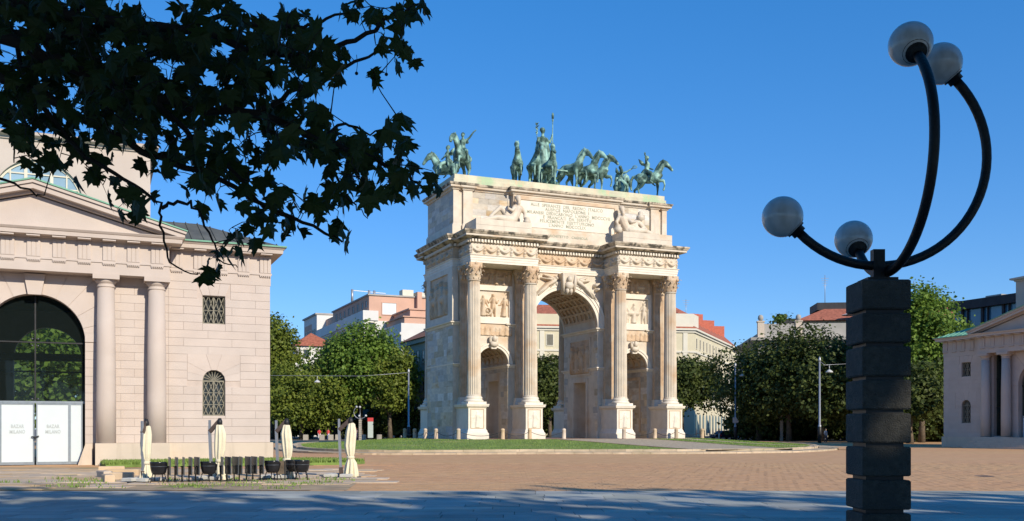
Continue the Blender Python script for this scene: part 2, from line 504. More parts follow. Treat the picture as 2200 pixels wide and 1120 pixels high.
def r_edge(a):  return float(np.interp(a, np.r_[E_A[-1]-2*math.pi, E_A, E_A[0]+2*math.pi], np.r_[E_R[-1], E_R, E_R[0]]))
def r_plat(a):
    l = a - TH; c_, s_ = abs(math.cos(l))/13.8, abs(math.sin(l))/9.0
    return 1.0/((c_**4+s_**4)**.25)
LZ0, LZ1 = .24, .82
def lawn_z(x, y):
    a = ang((x, y)); r = math.hypot(x-ARCH_C.x, y-ARCH_C.y)
    re, rp = r_edge(a)-2.3, r_plat(a)
    t = min(1, max(0, (re-r)/max(.1, re-rp)))
    t = t*t*(3-2*t)*.35 + t*.65
    return LZ0 + (LZ1-LZ0)*t
NA, NR = 180, 22
L_ = MB(); V, F = [], []
for j in range(NR+1):
    for i in range(NA):
        a = -math.pi + 2*math.pi*i/NA
        re, rp = r_edge(a)-2.3, r_plat(a)
        r = re + (rp-re)*j/NR
        x, y = ARCH_C.x+r*math.cos(a), ARCH_C.y+r*math.sin(a)
        V.append((x, y, lawn_z(x, y)))
for j in range(NR):
    for i in range(NA): F.append((j*NA+i, j*NA+(i+1) % NA, (j+1)*NA+(i+1) % NA, (j+1)*NA+i))
L_.add(V, F, True)
lawn = tag(L_.build('lawn', M['lawn']), 'raised green lawn sloping up to the arch', 'lawn', kind='structure')
# plateau
g = MB(); g.add([(ARCH_C.x+r_plat(a)*1.01*math.cos(a), ARCH_C.y+r_plat(a)*1.01*math.sin(a), .83) for a in np.linspace(-math.pi, math.pi, 121)[:-1]], [tuple(range(120))])
g.add([(ARCH_C.x+r_plat(a)*1.01*math.cos(a), ARCH_C.y+r_plat(a)*1.01*math.sin(a), zz) for zz in (.55,.83) for a in np.linspace(-math.pi, math.pi, 121)[:-1]], [(i,(i+1) % 120,(i+1) % 120+120,i+120) for i in range(120)])
tag(g.build('plateau', M['red_stone']), 'brown stone paving round the foot of the arch', 'paving', kind='structure')
# apron and kerb ring of beige stones
g = MB(); V, F = [], []
prof = [(.0,-.02),(.0,.10),(-1.7,.13),(-1.72,.26),(-2.1,.27),(-2.45,.27),(-2.5,.1)]
for o_, z in prof:
    for i in range(NA):
        a = -math.pi + 2*math.pi*i/NA; r = r_edge(a)+o_
        V.append((ARCH_C.x+r*math.cos(a), ARCH_C.y+r*math.sin(a), z))
for j in range(len(prof)-1):
    for i in range(NA): F.append((j*NA+i, j*NA+(i+1) % NA, (j+1)*NA+(i+1) % NA, (j+1)*NA+i))
g.add(V, F)
apron = tag(g.build('kerb_ring', M['kerb']), 'beige stone kerb and apron ringing the lawn', 'kerb', kind='structure')
arc = 0.0
prevp = None
k = 0
a = R(-200)
while a < R(20):
    r = r_edge(a); da = 1.35/r
    for (o0, o1, z1) in ((.03,-.42,.125),(-1.66,-2.06,.30)):
        c1 = [(ARCH_C.x+(r_edge(t)+oo)*math.cos(t), ARCH_C.y+(r_edge(t)+oo)*math.sin(t)) for t, oo in ((a,o0),(a+da*.985,o0),(a+da*.985,o1),(a,o1))]
        dz = rnd.uniform(-.012, .012)
        if rnd.random() < .97:
            MB().prism(c1[::-1] if False else c1, -.02, z1+dz, 'z').build('kerb_stone', M['kerb'], apron)
    a += da; k += 1
# paths across the lawn (grid sheets lying on it)
def path(name, p0, p1, w0, w1, mat, label, lift=.012, n=14):
    p0, p1 = Vector(p0), Vector(p1); d = (p1-p0).normalized(); s_ = Vector((d.y,-d.x))
    V, F = [], []
    for i in range(n+1):
        t = i/n; c = p0.lerp(p1, t); w = w0+(w1-w0)*t
        for j in range(7):
            q = c + s_*w*(j/6-.5); V.append((q.x, q.y, lawn_z(q.x, q.y)+lift))
    for i in range(n):
        for j in range(6): F.append((i*7+j, (i+1)*7+j, (i+1)*7+j+1, i*7+j+1))
    m = MB(); m.add(V, F, True)
    return tag(m.build(name, mat), label, 'path', kind='structure')
pf = arch_w(1.2, -4.6); pe = arch_w(3.4, -25.5)
path('path', (pf.x,pf.y), (pe.x,pe.y), 9.6, 8.6, M['cobble'], 'pebbled path from the arch down to the kerb')
for sx in (-1, 1):
    a_ = arch_w(1.2+sx*5.0, -4.6); b_ = arch_w(3.4+sx*4.5, -25.5)
    path('path_border', (a_.x,a_.y), (b_.x,b_.y), .5, .5, M['red_stone'], 'brown stone border of the pebbled path, %s side' % ('arch-left' if sx < 0 else 'arch-right'), .022)
a_ = arch_w(10.5, -5.0); b_ = arch_w(17.0, -22.6)
path('path', (a_.x,a_.y), (b_.x,b_.y), 1.5, 1.5, M['kerb'], 'narrow beige path crossing the lawn on the right', .016)
# grass blades
def blades(name, pts, h, mat, parent=None):
    n = len(pts); rs = np.random.RandomState(5)
    P = np.array(pts, dtype=np.float64)
    a = rs.rand(n)*2*math.pi; w = h*.22*(.6+rs.rand(n)); hh = h*(.5+rs.rand(n))
    dx, dy = np.cos(a)*w, np.sin(a)*w
    V = np.zeros((n,3,3))
    V[:,0] = P - np.c_[dx,dy,np.zeros(n)]; V[:,1] = P + np.c_[dx,dy,np.zeros(n)]
    V[:,2] = P + np.c_[(rs.rand(n)-.5)*h, (rs.rand(n)-.5)*h, hh]
    me = bpy.data.meshes.new(name)
    me.vertices.add(n*3); me.vertices.foreach_set('co', V.ravel())
    me.loops.add(n*3); me.loops.foreach_set('vertex_index', np.arange(n*3))
    me.polygons.add(n); me.polygons.foreach_set('loop_start', np.arange(0,n*3,3)); me.polygons.foreach_set('loop_total', np.full(n,3))
    me.materials.append(mat); me.update(); me.validate()
    return link(name, me, parent)
rs = np.random.RandomState(2)
pts = []
def on_path(x, y):
    l = Vector((x-ARCH_O.x, y-ARCH_O.y)); lx, ly = l.x*UX+l.y*UY, -l.x*UY+l.y*UX
    t = (-4.6-ly)/20.9
    if 0 <= t <= 1.1 and abs(lx-(1.2+2.2*t)) < 5.1: return True
    t = (-5.0-ly)/17.6
    return 0 <= t <= 1.1 and abs(lx-(10.5+6.5*t)) < .8
while len(pts) < 42000:
    a = rs.uniform(-math.pi, .6); u = rs.rand()
    re, rp = r_edge(a)-2.35, r_plat(a)*1.02
    r = math.sqrt(rp*rp + (re*re-rp*rp)*u)
    x, y = ARCH_C.x+r*math.cos(a), ARCH_C.y+r*math.sin(a)
    if on_path(x, y): continue
    pts.append((x, y, lawn_z(x, y)-.01))
tag(blades('grass', pts, .075, M['grass']), 'short grass growing on the raised lawn', 'grass', kind='stuff')
# ================================================================ the triumphal arch
arch = thing('triumphal_arch', 'pale marble triumphal arch with three openings and fluted columns', 'arch', ARCH_O, TH)
D = ARCH_D
HW = 11.7
XC = (-10.55, -4.84, 4.84, 10.55)                 # column axes
SA, SR, SZ = 7.7, 1.6, 7.15                       # side arches: centre, radius, springing
CR, CZ = 3.6, 11.05                               # main arch
def arc_pts(cx, cz, r, a0, a1, n): return [(cx+r*math.cos(R(a0+(a1-a0)*i/n)), cz+r*math.sin(R(a0+(a1-a0)*i/n))) for i in range(n+1)]
def spandrel(mb, x0, x1, cx, r, cz, ztop, y0, y1, n=28):
    """wall above an arched opening, its soffit included"""
    P = arc_pts(cx, cz, r, 0, 180, n)
    top = [(cx + (x1-cx)*(1-2*i/n) if True else 0, ztop) for i in range(n+1)]
    V, F = [], []
    for yy in (y0, y1):
        for p in P: V.append((p[0], yy, p[1]))
        for p in top: V.append((p[0], yy, p[1]))
    k = n+1
    for i in range(n):
        F.append((i, k+i, k+i+1, i+1))
        F.append((2*k+i, 2*k+i+1, 3*k+i+1, 3*k+i))
        F.append((i, i+1, 2*k+i+1, 2*k+i))
        F.append((k+i, 3*k+i, 3*k+i+1, k+i+1))
    # fill beside the crown of the arc down to the springing
    mb.add(V, F)
ZB = 16.2
w = MB()
for s in (-1, 1):
    a, b = sorted((s*9.3, s*HW)); w.box(a, b, 0, D, 0, ZB)
    a, b = sorted((s*3.6, s*6.1))
    w.box(a, b, 0, 2.45, 0, 5.7); w.box(a, b, 5.15, D, 0, 5.7); w.box(a, b, 0, D, 5.7, ZB)
    spandrel(w, s*SA-SR, s*SA+SR, s*SA, SR+.14, SZ, ZB, .06, D-.06)
    for q in (-1, 1):
        x0, x1 = sorted((s*SA+q*(SR+.14), s*SA+q*SR))
spandrel(w, -CR, CR, 0, CR+.22, CZ, ZB, .08, D-.08, 40)
w.build('wall', M['marble'], arch)

# ashlar blocks: shaded flank, piers, attic
rnd = random.Random(21)
def ashlar_x(parent, y0, y1, z0, z1, x, side, course, lmin, lmax, mat, holes=(), name='marble_block', pr=.012):
    """blocks on a face of constant x"""
    z = z0
    while z < z1-.05:
        h = min(course*rnd.uniform(.85, 1.15), z1-z)
        if z1-z-h < .15: h = z1-z
        y = y0 - rnd.uniform(0, lmin*.9)
        while y < y1-.02:
            l = rnd.uniform(lmin, lmax)
            a, b = max(y, y0), min(y+l, y1)
            if b-a > .12 and not any(a < hb and b > ha and z < hz1 and z+h > hz0 for ha, hb, hz0, hz1 in holes):
                p = pr*rnd.uniform(.6, 1.3)
                xa, xb = (x-p, x+.05) if side < 0 else (x-.05, x+p)
                piece(name, parent, xa, xb, a+.004, b-.004, z+.004, z+h-.004, mat)
            y += l
        z += h
def ashlar_y(parent, x0, x1, z0, z1, y, course, lmin, lmax, mat, holes=(), name='marble_block', pr=.012):
    z = z0
    while z < z1-.05:
        h = min(course*rnd.uniform(.85, 1.15), z1-z)
        if z1-z-h < .15: h = z1-z
        x = x0 - rnd.uniform(0, lmin*.9)
        while x < x1-.02:
            l = rnd.uniform(lmin, lmax)
            a, b = max(x, x0), min(x+l, x1)
            if b-a > .12 and not any(a < hb and b > ha and z < hz1 and z+h > hz0 for ha, hb, hz0, hz1 in holes):
                p = pr*rnd.uniform(.6, 1.3)
                piece(name, parent, a+.004, b-.004, y-p, y+.05, z+.004, z+h-.004, mat)
            x += l
        z += h
flank = tag(MB().box(-HW-.05, -HW+.02, .02, D-.02, 0, 10.7).build('flank_wall', M['marble'], arch), 'shaded flank wall of grey and amber marble blocks')
ashlar_x(flank, .02, D-.02, .05, 10.68, -HW-.05, -1, .62, .7, 1.9, M['marble_block'])
ashlar_y(arch, -HW, -9.35, .05, 10.68, 0, .62, .5, 1.1, M['marble_block'], holes=((-11.35,-9.75,0,16),))
for xi, sd in ((3.6,-1),):
    ashlar_x(arch, 0, D, .05, 10.4, xi, sd, .62, .7, 1.5, M['marble_block'], holes=((1.0,6.6,0,10.1),))
ashlar_x(arch, 0, D, .05, 7.0, -6.1, 1, .62, .7, 1.5, M['marble_block'], holes=((2.2,5.4,0,6),))
ashlar_x(arch, 0, D, .05, 7.0, 9.3, -1, .62, .7, 1.5, M['marble_block'])
ashlar_x(arch, 0, D, .05, 7.0, -9.3, 1, .62, .7, 1.5, M['marble_block'])

# string course and imposts
st = MB()
def string(mb, plan, z0): mb.sweep(plan, [(0,z0),(.06,z0+.02),(.10,z0+.16),(.26,z0+.22),(.30,z0+.34),(0,z0+.36)])
for s in (-1, 1):
    xs = sorted((s*9.32, s*11.78)); string(st, [(xs[0],-.02),(xs[1],-.02),(xs[1],D+.02),(xs[0],D+.02)], 10.7)
    xs = sorted((s*3.58, s*6.12)); string(st, [(xs[0],-.02),(xs[1],-.02),(xs[1],D+.02),(xs[0],D+.02)], 10.69)
    for a, b in ((3.585, 6.11), (9.31, 11.6)):
        xs = sorted((s*a, s*b)); st.sweep([(xs[0],-.03),(xs[1],-.03),(xs[1],D+.03),(xs[0],D+.03)], [(0,6.80),(.05,6.82),(.08,6.95),(.18,7.0),(.20,7.12),(0,7.14)])
st.build('string_course', M['marble_white'], arch)

# --- reliefs: height fields of carved figures
def relief(name, w, h, fn, depth, mat, parent, loc, face='front', nx=None, nz=None, sparse=False):
    nx = nx or max(8, int(w/.055)); nz = nz or max(8, int(h/.055))
    X, Z = np.meshgrid(np.linspace(0, w, nx), np.linspace(0, h, nz))
    H = np.clip(fn(X, Z), 0, 1)*depth*1.4
    if not sparse: H[0,:] = H[-1,:] = 0; H[:,0] = H[:,-1] = 0
    V = np.stack([X, -H, Z], -1).reshape(-1, 3)
    F = []
    for j in range(nz-1):
        for i in range(nx-1):
            a = j*nx+i
            if sparse and max(H[j,i],H[j,i+1],H[j+1,i],H[j+1,i+1]) < .012: continue
            F.append((a, a+1, a+nx+1, a+nx))
    m = MB(); m.add(V.tolist(), F, True)
    o = m.build(name, mat, parent)
    o.location = loc
    if face == 'left': o.rotation_euler = (0,0,R(-90))
    if face == 'right': o.rotation_euler = (0,0,R(90))
    return o
def caps(X, Z, items):
    H = np.zeros_like(X)
    for (x0,z0,x1,z1,r0,r1) in items:
        dx, dz = x1-x0, z1-z0; L2 = dx*dx+dz*dz+1e-9
        t = np.clip(((X-x0)*dx+(Z-z0)*dz)/L2, 0, 1)
        d = np.hypot(X-(x0+t*dx), Z-(z0+t*dz)); r = r0+(r1-r0)*t
        H = np.maximum(H, np.sqrt(np.clip(1-(d/r)**2, 0, 1))*np.minimum(1, r/.16))
    return H
def fig(cx, zb, hh, rn, robe=None, arm=None):
    """standing carved figure"""
    robe = rn.random() < .55 if robe is None else robe
    l = rn.uniform(-.06,.06)*hh; s = hh
    it = [(cx+l, zb+.90*s, cx+l*1.2, zb+.94*s, .07*s, .065*s), (cx+l*.6, zb+.52*s, cx+l, zb+.76*s, .10*s, .125*s)]
    if robe: it += [(cx-.03*s, zb+.04*s, cx+l*.6, zb+.5*s, .13*s, .11*s), (cx+.07*s, zb+.03*s, cx+l*.6, zb+.5*s, .09*s, .08*s)]
    else: it += [(cx-.10*s, zb+.02*s, cx-.04*s, zb+.5*s, .045*s, .085*s), (cx+.09*s, zb+.02*s, cx+.03*s, zb+.5*s, .045*s, .085*s)]
    for q in (-1, 1):
        a = rn.uniform(-1.3, .7) if arm is None else arm
        ex, ez = cx+l+q*.19*s, zb+.60*s
        it += [(cx+l+q*.10*s, zb+.76*s, ex, ez, .05*s, .04*s), (ex, ez, ex+q*.12*s*math.cos(a), ez+.2*s*math.sin(a), .04*s, .03*s)]
    return it
def rhorse(cx, zb, s, d=1):
    it = [(cx-d*.35*s, zb+.62*s, cx+d*.3*s, zb+.62*s, .2*s, .19*s), (cx+d*.3*s, zb+.7*s, cx+d*.52*s, zb+1.05*s, .14*s, .09*s), (cx+d*.52*s, zb+1.05*s, cx+d*.7*s, zb+.88*s, .09*s, .06*s)]
    for q in (-.38,-.28,.22,.34): it.append((cx+d*q*s, zb+.55*s, cx+d*(q+.06)*s, zb+.03*s, .07*s, .04*s))
    return it
def crowd(w, h, n, seed, horses=0, wheel=False):
    rn = random.Random(seed); it = []
    for i in range(horses): it += rhorse(w*(i+.6)/(horses+.3), h*.04, h*.62, rn.choice((-1,1)))
    for i in range(n): it += fig(w*(i+.55)/n+rn.uniform(-.1,.1)*w/n, h*.02, h*rn.uniform(.74,.93), rn)
    def fn(X, Z):
        H = caps(X, Z, it)*rn.uniform(.85,1)
        if wheel:
            d = np.hypot(X-w*.32, Z-h*.2); H = np.maximum(H, (np.abs(d-h*.13) < h*.03)*.9)
            H = np.maximum(H, (d < h*.04)*.9)
            for k in range(4):
                a = math.pi*k/4; H = np.maximum(H, ((np.abs((X-w*.32)*math.sin(a)-(Z-h*.2)*math.cos(a)) < h*.012) & (d < h*.13))*.8)
        return H
    return fn
def swag_fn(w, h, n, lead=0.0):
    p = w/n
    def fn(X, Z):
        x = (X/p) % 1.0
        sag = h*(.72-.42*np.sin(np.pi*np.clip(x,0,1)))
        th = h*(.06+.10*np.sin(np.pi*x))
        H = np.sqrt(np.clip(1-((Z-sag)/th)**2, 0, 1))*(.4+.6*np.sin(np.pi*x))
        e = np.minimum(x, 1-x)*p
        it = np.sqrt(np.clip(1-(e/(h*.13))**2, 0, 1))*((Z > h*.10) & (Z < h*.86))*(.75+.25*np.sin(Z/h*22))
        d = np.hypot((x-.5)*p, Z-h*.66)
        H = np.maximum(np.maximum(H, it), np.sqrt(np.clip(1-(d/(h*.13))**2,0,1))*.55)
        return H
    return fn

# side bays: frieze band, picture panel, upper band, frames
for s in (-1, 1):
    cx = s*SA; x0 = cx-2.05
    relief('relief_panel', 3.3, 2.5, crowd(3.3, 2.5, 3, 31+s, horses=1 if s > 0 else 0, wheel=s < 0), .30, M['marble_tan' if s < 0 else 'marble'], arch, (cx-1.65, .10, 11.62))
    fr = MB()
    fr.box(cx-2.0, cx+2.0, -.14, .06, 14.12, 14.62); fr.box(cx-2.0, cx+2.0, -.14, .06, 10.98, 11.62)
    fr.box(cx-2.0, cx-1.65, -.139, .06, 11.62, 14.12); fr.box(cx+1.65, cx+2.0, -.139, .06, 11.62, 14.12)
    fr.build('panel_frame', M['marble_white'], arch)
    relief('relief_band', 4.0, 1.05, crowd(4.0, 1.05, 8, 41+s), .16, M['marble_tan'], arch, (cx-2.0, -.05, 9.86))
    relief('relief_band', 4.0, 1.5, crowd(4.0, 1.5, 6, 51+s, horses=2), .25, M['marble_tan'], arch, (cx-2.0, -.04, 14.66))
    # archivolt, keystone bust
    av = MB()
    P0, P1, P2 = (arc_pts(cx, SZ, r, 0, 180, 24) for r in (SR-.0, SR+.22, SR+.40))
    for A, B, yy in ((P0, P1, -.10), (P1, P2, -.17)):
        for i in range(24):
            av.prism([A[i+1], A[i], B[i], B[i+1]][::-1], yy, .1)
    av.build('archivolt', M['marble_white'], arch)
    ks = MB(); ks.frustum(cx-.26, cx+.26, -.34, .05, 8.55, cx-.36, cx+.36, -.50, .05, 9.72)
    key = ks.build('keystone', M['marble_white'], arch)
    b = MB(); b.ball((cx, -.52, 9.50), .26, .25, .32); b.ball((cx, -.42, 9.02), .42, .25, .30); b.ball((cx-.34,-.30,9.45), .16,.14,.36)
    b.build('bust', M['marble'], key)
    # coffers of the side vault
    rb = MB()
    for k in range(7):
        a0 = 8+k*(164/6)
        A = arc_pts(cx, SZ, SR, a0-3, a0+3, 2); B = arc_pts(cx, SZ, SR+.16, a0-3, a0+3, 2)
        rb.prism([A[0], A[1], A[2], B[2], B[1], B[0]], .12, D-.12)
    tag(rb.build('vault_rib', M['marble_tan'], arch), kind='stuff')
    for k in range(7):
        yy = .1+k*(D-.6)/6
        m = MB(); A = arc_pts(cx, SZ, SR+.003, 0, 180, 20); B = arc_pts(cx, SZ, SR+.165, 0, 180, 20)
        for i in range(20): m.prism([A[i], A[i+1], B[i+1], B[i]][::-1], yy, yy+.36)
        m.build('vault_band', M['marble_tan'], arch)

# main arch: archivolt, keystone, coffered vault, spandrel figures
av = MB()
R0, R1, R2, R3 = (arc_pts(0, CZ, r, 0, 180, 48) for r in (CR, CR+.30, CR+.58, CR+.80))
for A, B, yy in ((R0, R1, -.08), (R1, R2, -.15), (R2, R3, -.24)):
    for i in range(48): av.prism([A[i], A[i+1], B[i+1], B[i]][::-1], yy, .12)
    for i in range(48): av.prism([A[i], A[i+1], B[i+1], B[i]][::-1], D-.12, D-yy)
av.build('archivolt', M['marble_white'], arch)
key = MB().frustum(-.45, .45, -.62, .05, 14.15, -.74, .74, -.98, .05, 16.15).build('keystone', M['marble'], arch)
b = MB(); b.ball((0,-1.02,15.55), .27,.26,.34); b.ball((0,-.92,14.95), .46,.34,.42); b.ball((-.2,-.80,14.45), .2,.3,.32); b.ball((.2,-.80,14.45), .2,.3,.32)
b.tube([(-.55,-.7,14.3),(-.62,-.95,15.2),(-.66,-.95,16.0)], [.14,.16,.10], 8); b.tube([(.55,-.7,14.3),(.62,-.95,15.2),(.66,-.95,16.0)], [.14,.16,.10], 8)
b.build('keystone_figure', M['marble'], key)
def victory(flip):
    it = [(.55,2.2,1.3,1.75,.30,.26), (1.3,1.75,2.1,1.1,.26,.16), (2.1,1.1,2.7,.45,.16,.09), (1.35,1.6,2.2,.75,.2,.10), (.30,2.45,.38,2.55,.19,.18),
          (.55,2.25,.15,1.75,.12,.09), (.7,2.4,1.6,2.75,.22,.09), (.9,2.3,1.9,2.45,.18,.08), (.5,2.1,.9,1.55,.11,.08), (2.5,2.0,3.2,2.4,.2,.08), (2.7,1.6,3.3,1.9,.18,.08)]
    def fn(X, Z):
        return caps(3.45-X if flip else X, Z, it)
    return fn
relief('spandrel_figure', 3.45, 3.0, victory(True), .46, M['marble'], arch, (-4.2, .09, 13.2), sparse=True)
relief('spandrel_figure', 3.45, 3.0, victory(False), .46, M['marble'], arch, (.75, .09, 13.2), sparse=True)
NCO, NRO = 7, 11                                   # coffers along the vault, rows round it
for k in range(NRO+1):
    a0 = 14+k*(152/NRO)
    A = arc_pts(0, CZ, CR, a0-1.9, a0+1.9, 2); B = arc_pts(0, CZ, CR+.26, a0-1.9, a0+1.9, 2)
    MB().prism([A[0], A[1], A[2], B[2], B[1], B[0]], .36, D-.36).build('vault_rib', M['marble_tan'], arch)
for k in range(NCO+1):
    yy = .75+k*(D-1.5)/NCO
    m = MB(); A = arc_pts(0, CZ, CR+.004, 12, 168, 40); B = arc_pts(0, CZ, CR+.262, 12, 168, 40)
    for i in range(40): m.prism([A[i], A[i+1], B[i+1], B[i]][::-1], yy-.12, yy+.12)
    m.build('vault_band', M['marble_tan'], arch)
for yy in (0.08, D-.42):
    m = MB(); A = arc_pts(0, CZ, CR+.004, 0, 180, 40); B = arc_pts(0, CZ, CR+.262, 0, 180, 40)
    for i in range(40): m.prism([A[i], A[i+1], B[i+1], B[i]][::-1], yy, yy+.34)
    m.build('vault_band', M['marble_tan'], arch)
m = MB()
for s in (-1,1):
    A = arc_pts(0, CZ, CR+.002, 0 if s > 0 else 168, 12 if s > 0 else 180, 4); B = arc_pts(0, CZ, CR+.26, 0 if s > 0 else 168, 12 if s > 0 else 180, 4)
    for i in range(4): m.prism([A[i], A[i+1], B[i+1], B[i]][::-1], .42, D-.42)
m.build('vault_foot', M['marble'], arch)
ros = MB().lathe([(.0,.0),(.05,.02),(.12,.10),(.20,.12),(.24,.06),(.24,-.02)][::-1], 8).mesh('rosette', M['marble_tan'])
for k in range(NRO):
    a0 = R(14+(k+.5)*(152/NRO))
    for j in range(NCO):
        o = link('rosette', ros, arch)
        rr = CR+.24
        o.location = (rr*math.cos(a0), .75+(j+.5)*(D-1.5)/NCO, CZ+rr*math.sin(a0))
        o.rotation_euler = (0, -(a0+math.pi/2), 0)
# passage walls: carved panel and door surround
for s, face in ((1,'left'), (-1,'right')):
    xx = s*3.6
    if s > 0: relief('relief_panel', 4.2, 3.4, crowd(4.2, 3.4, 4, 61), .26, M['marble_tan'], arch, (xx-.02, 5.9, 6.6), 'left')
    fr = MB()
    for (a0, a1, z0, z1) in ((1.4,1.7,6.4,10.2),(5.9,6.2,6.4,10.2),(1.7,5.9,10.0,10.2),(1.7,5.9,6.4,6.6),(2.05,2.44,0,5.72),(5.16,5.55,0,5.72),(2.05,5.55,5.72,6.1)):
        xs = sorted((xx-s*.09, xx+s*.02)); fr.box(xs[0], xs[1], a0, a1, z0, z1)
    fr.build('door_surround', M['marble'], arch)
# sunken panels on the inner walls of the side passages
for xx, s in ((-9.3,1),(9.3,-1),(-6.1,-1)):
    fr = MB()
    for (a0, a1, z0, z1) in ((1.2,1.5,.6,6.3),(6.1,6.4,.6,6.3),(1.5,6.1,6.0,6.3)):
        if xx == -6.1: continue
        xs = sorted((xx+s*.07, xx-s*.02)); fr.box(xs[0], xs[1], a0, a1, z0, z1)
    if xx != -6.1: fr.build('wall_panel', M['marble_tan'], arch)
# flank: carved panel in a frame above the string course
relief('relief_panel', D-2.4, 3.9, crowd(D-2.4, 3.9, 4, 71, horses=2), .30, M['marble_tan'], arch, (-HW-.005, D-1.2, 11.75), 'left')
fr = MB()
for (a0,a1,z0,z1) in ((.02,1.2,11.1,16.18),(D-1.2,D-.02,11.1,16.18),(1.2,D-1.2,15.65,16.18),(1.2,D-1.2,11.1,11.75)): fr.box(-HW-.14, -HW+.02, a0, a1, z0, z1)
fr.build('panel_frame', M['marble'], arch)
fr = MB(); fr.box(-HW-.139, -11.25, -.12, .03, 11.1, 16.18); fr.box(11.25, HW+.139, -.12, .03, 11.1, 16.18); fr.build('corner_strip', M['marble'], arch)

# --- pedestals with carved fronts
ped = MB()
PW, PF = .865, -3.28
def square_prof(mb, x0, x1, y0, y1, prof): mb.sweep([(x0,y0),(x1,y0),(x1,y1),(x0,y1)], prof)
def ped_mesh(front):
    mb = MB(); y0, y1 = (PF, .02) if front else (D-.02, D-PF)
    square_prof(mb, -PW, PW, y0, y1, [(.20,0),(.20,.52),(.17,.56),(.10,.66),(.08,.78),(.02,.88),(0,.95),(0,2.82),(.03,2.86),(.06,2.93),(.19,2.98),(.21,3.10),(.24,3.14),(.24,3.22),(0,3.225)])
    return mb.mesh('pedestal', M['marble_white'])
pf_, pb_ = ped_mesh(True), ped_mesh(False)
# column: base, fluted shaft, leafy capital
def shaft_mesh(z0, z1, r0, r1, nf=24, rings=7):
    m = MB(); V, F = [], []
    per = 6; n = nf*per
    for j in range(rings+1):
        t = j/rings; z = z0+(z1-z0)*t; r = r0+(r1-r0)*(t**1.6)
        for k in range(n):
            f = (k % per)/per
            dip = .0 if k % per == 0 or k % per == 1 else .062*math.sin(math.pi*((k % per)-1)/(per-1))
            a = 2*math.pi*k/n; V.append(((r-dip)*math.cos(a), (r-dip)*math.sin(a), z))
    for j in range(rings):
        for k in range(n): F.append((j*n+k, j*n+(k+1) % n, (j+1)*n+(k+1) % n, (j+1)*n+k))
    F.append(tuple(rings*n+k for k in range(n)))
    m.add(V, F)
    m.lathe([(r0+.03,z0-.001),(r0+.03,z0+.12),(r0,z0+.16)], 40, cap=False)
    m.lathe([(r1-.02,z1-.14),(r1+.06,z1-.12),(r1+.06,z1-.03),(r1-.05,z1)], 40, cap=False)
    return m.mesh('column', M['marble'])
def capital_mesh(z0, z1, r, half=None):
    h = z1-z0; m = MB()
    m.lathe([(r-.02,z0),(r+.02,z0+h*.4),(r+.06,z0+h*.7),(r+.16,z0+h*.86)], 24)
    A = r*1.52
    P = []
    for q in range(4):
        c0, c1 = R(45+90*q), R(135+90*q)
        P.append((A*math.cos(c0-.08), A*math.sin(c0-.08))); P.append((A*math.cos(c0+.08), A*math.sin(c0+.08)))
        mid = R(90+90*q)
        for t in (-.45,-.15,.15,.45): P.append((A*.78*math.cos(mid+t*.8)/math.cos(t*.55)*.98, A*.78*math.sin(mid+t*.8)/math.cos(t*.55)*.98))
    m.prism(P, z0+h*.86, z1, 'z')
    def leaf(a, zb, hh, rb, wd, curl):
        n = 6; V, F = [], []
        ca, sa = math.cos(a), math.sin(a)
        for j in range(n+1):
            t = j/n
            rr = rb + .04 + curl*(t**3) ; zz = zb + hh*(t if t < .84 else .84-(t-.84)*1.2)
            ww = wd*(.75+.5*math.sin(math.pi*min(1,t*1.05)))*(1-.72*t**5)
            for q, ro in ((-1,0),(0,.07),(1,0)):
                V.append((ca*(rr+ro)-sa*ww*q/2, sa*(rr+ro)+ca*ww*q/2, zz))
        for j in range(n):
            for q in range(2): F.append((j*3+q, j*3+q+1, j*3+q+4, j*3+q+3))
        m.add(V, F, True)
    for k in range(8): leaf(R(45*k), z0, h*.40, r-.02, .42, .26)
    for k in range(8): leaf(R(45*k+22.5), z0+h*.10, h*.62, r, .40, .34)
    for k in range(4):
        a = R(45+90*k); leaf(a, z0+h*.45, h*.42, r+.04, .34, .50)
        c = Vector((math.cos(a)*A*.86, math.sin(a)*A*.86, z0+h*.76)); t = Vector((-math.sin(a), math.cos(a), 0))
        m.tube([c-t*.14, c+t*.14], .17, 10)
        a = R(90*k); m.ball((math.cos(a)*A*.70, math.sin(a)*A*.70, z0+h*.93), .16)
    return m.mesh('capital', M['marble_tan'])
CB, CT = 3.93, 14.65
sh = shaft_mesh(CB, CT, .655, .555)
cp = capital_mesh(CT, ZB, .555)
bm = MB(); bm.box(-.90,.90,-.90,.90,3.222,3.44); bm.lathe([(.86,3.44),(.90,3.50),(.88,3.58),(.80,3.62),(.76,3.70),(.78,3.74),(.80,3.80),(.77,3.87),(.70,3.93)], 40)
bs = bm.mesh('base', M['marble_white'])
CY = PF+.87
def pilaster_mesh(w, d, z0, z1, nf=7):
    P = [(-w/2, .02), (-w/2, -d)]
    fw = w/nf
    for k in range(nf):
        a = -w/2+k*fw; P += [(a+fw*.22, -d), (a+fw*.34, -d+.05), (a+fw*.66, -d+.05), (a+fw*.78, -d)]
    P += [(w/2, -d), (w/2, .02)]
    return MB().prism([(p[0], p[1]) for p in P], z0, z1, 'z').mesh('pilaster', M['marble_tan'])
pil = pilaster_mesh(1.2, .42, 3.9, CT)
pbase = MB(); pbase.box(-.78,.78,-.66,.02,3.222,3.5); pbase.box(-.70,.70,-.55,.02,3.5,3.9); pbm = pbase.mesh('base', M['marble_white'])
pcap = MB()
pcap.frustum(-.6,.6,-.42,.02,CT,-.72,.72,-.56,.02,CT+1.3); pcap.box(-.85,.85,-.68,.02,CT+1.3,ZB)
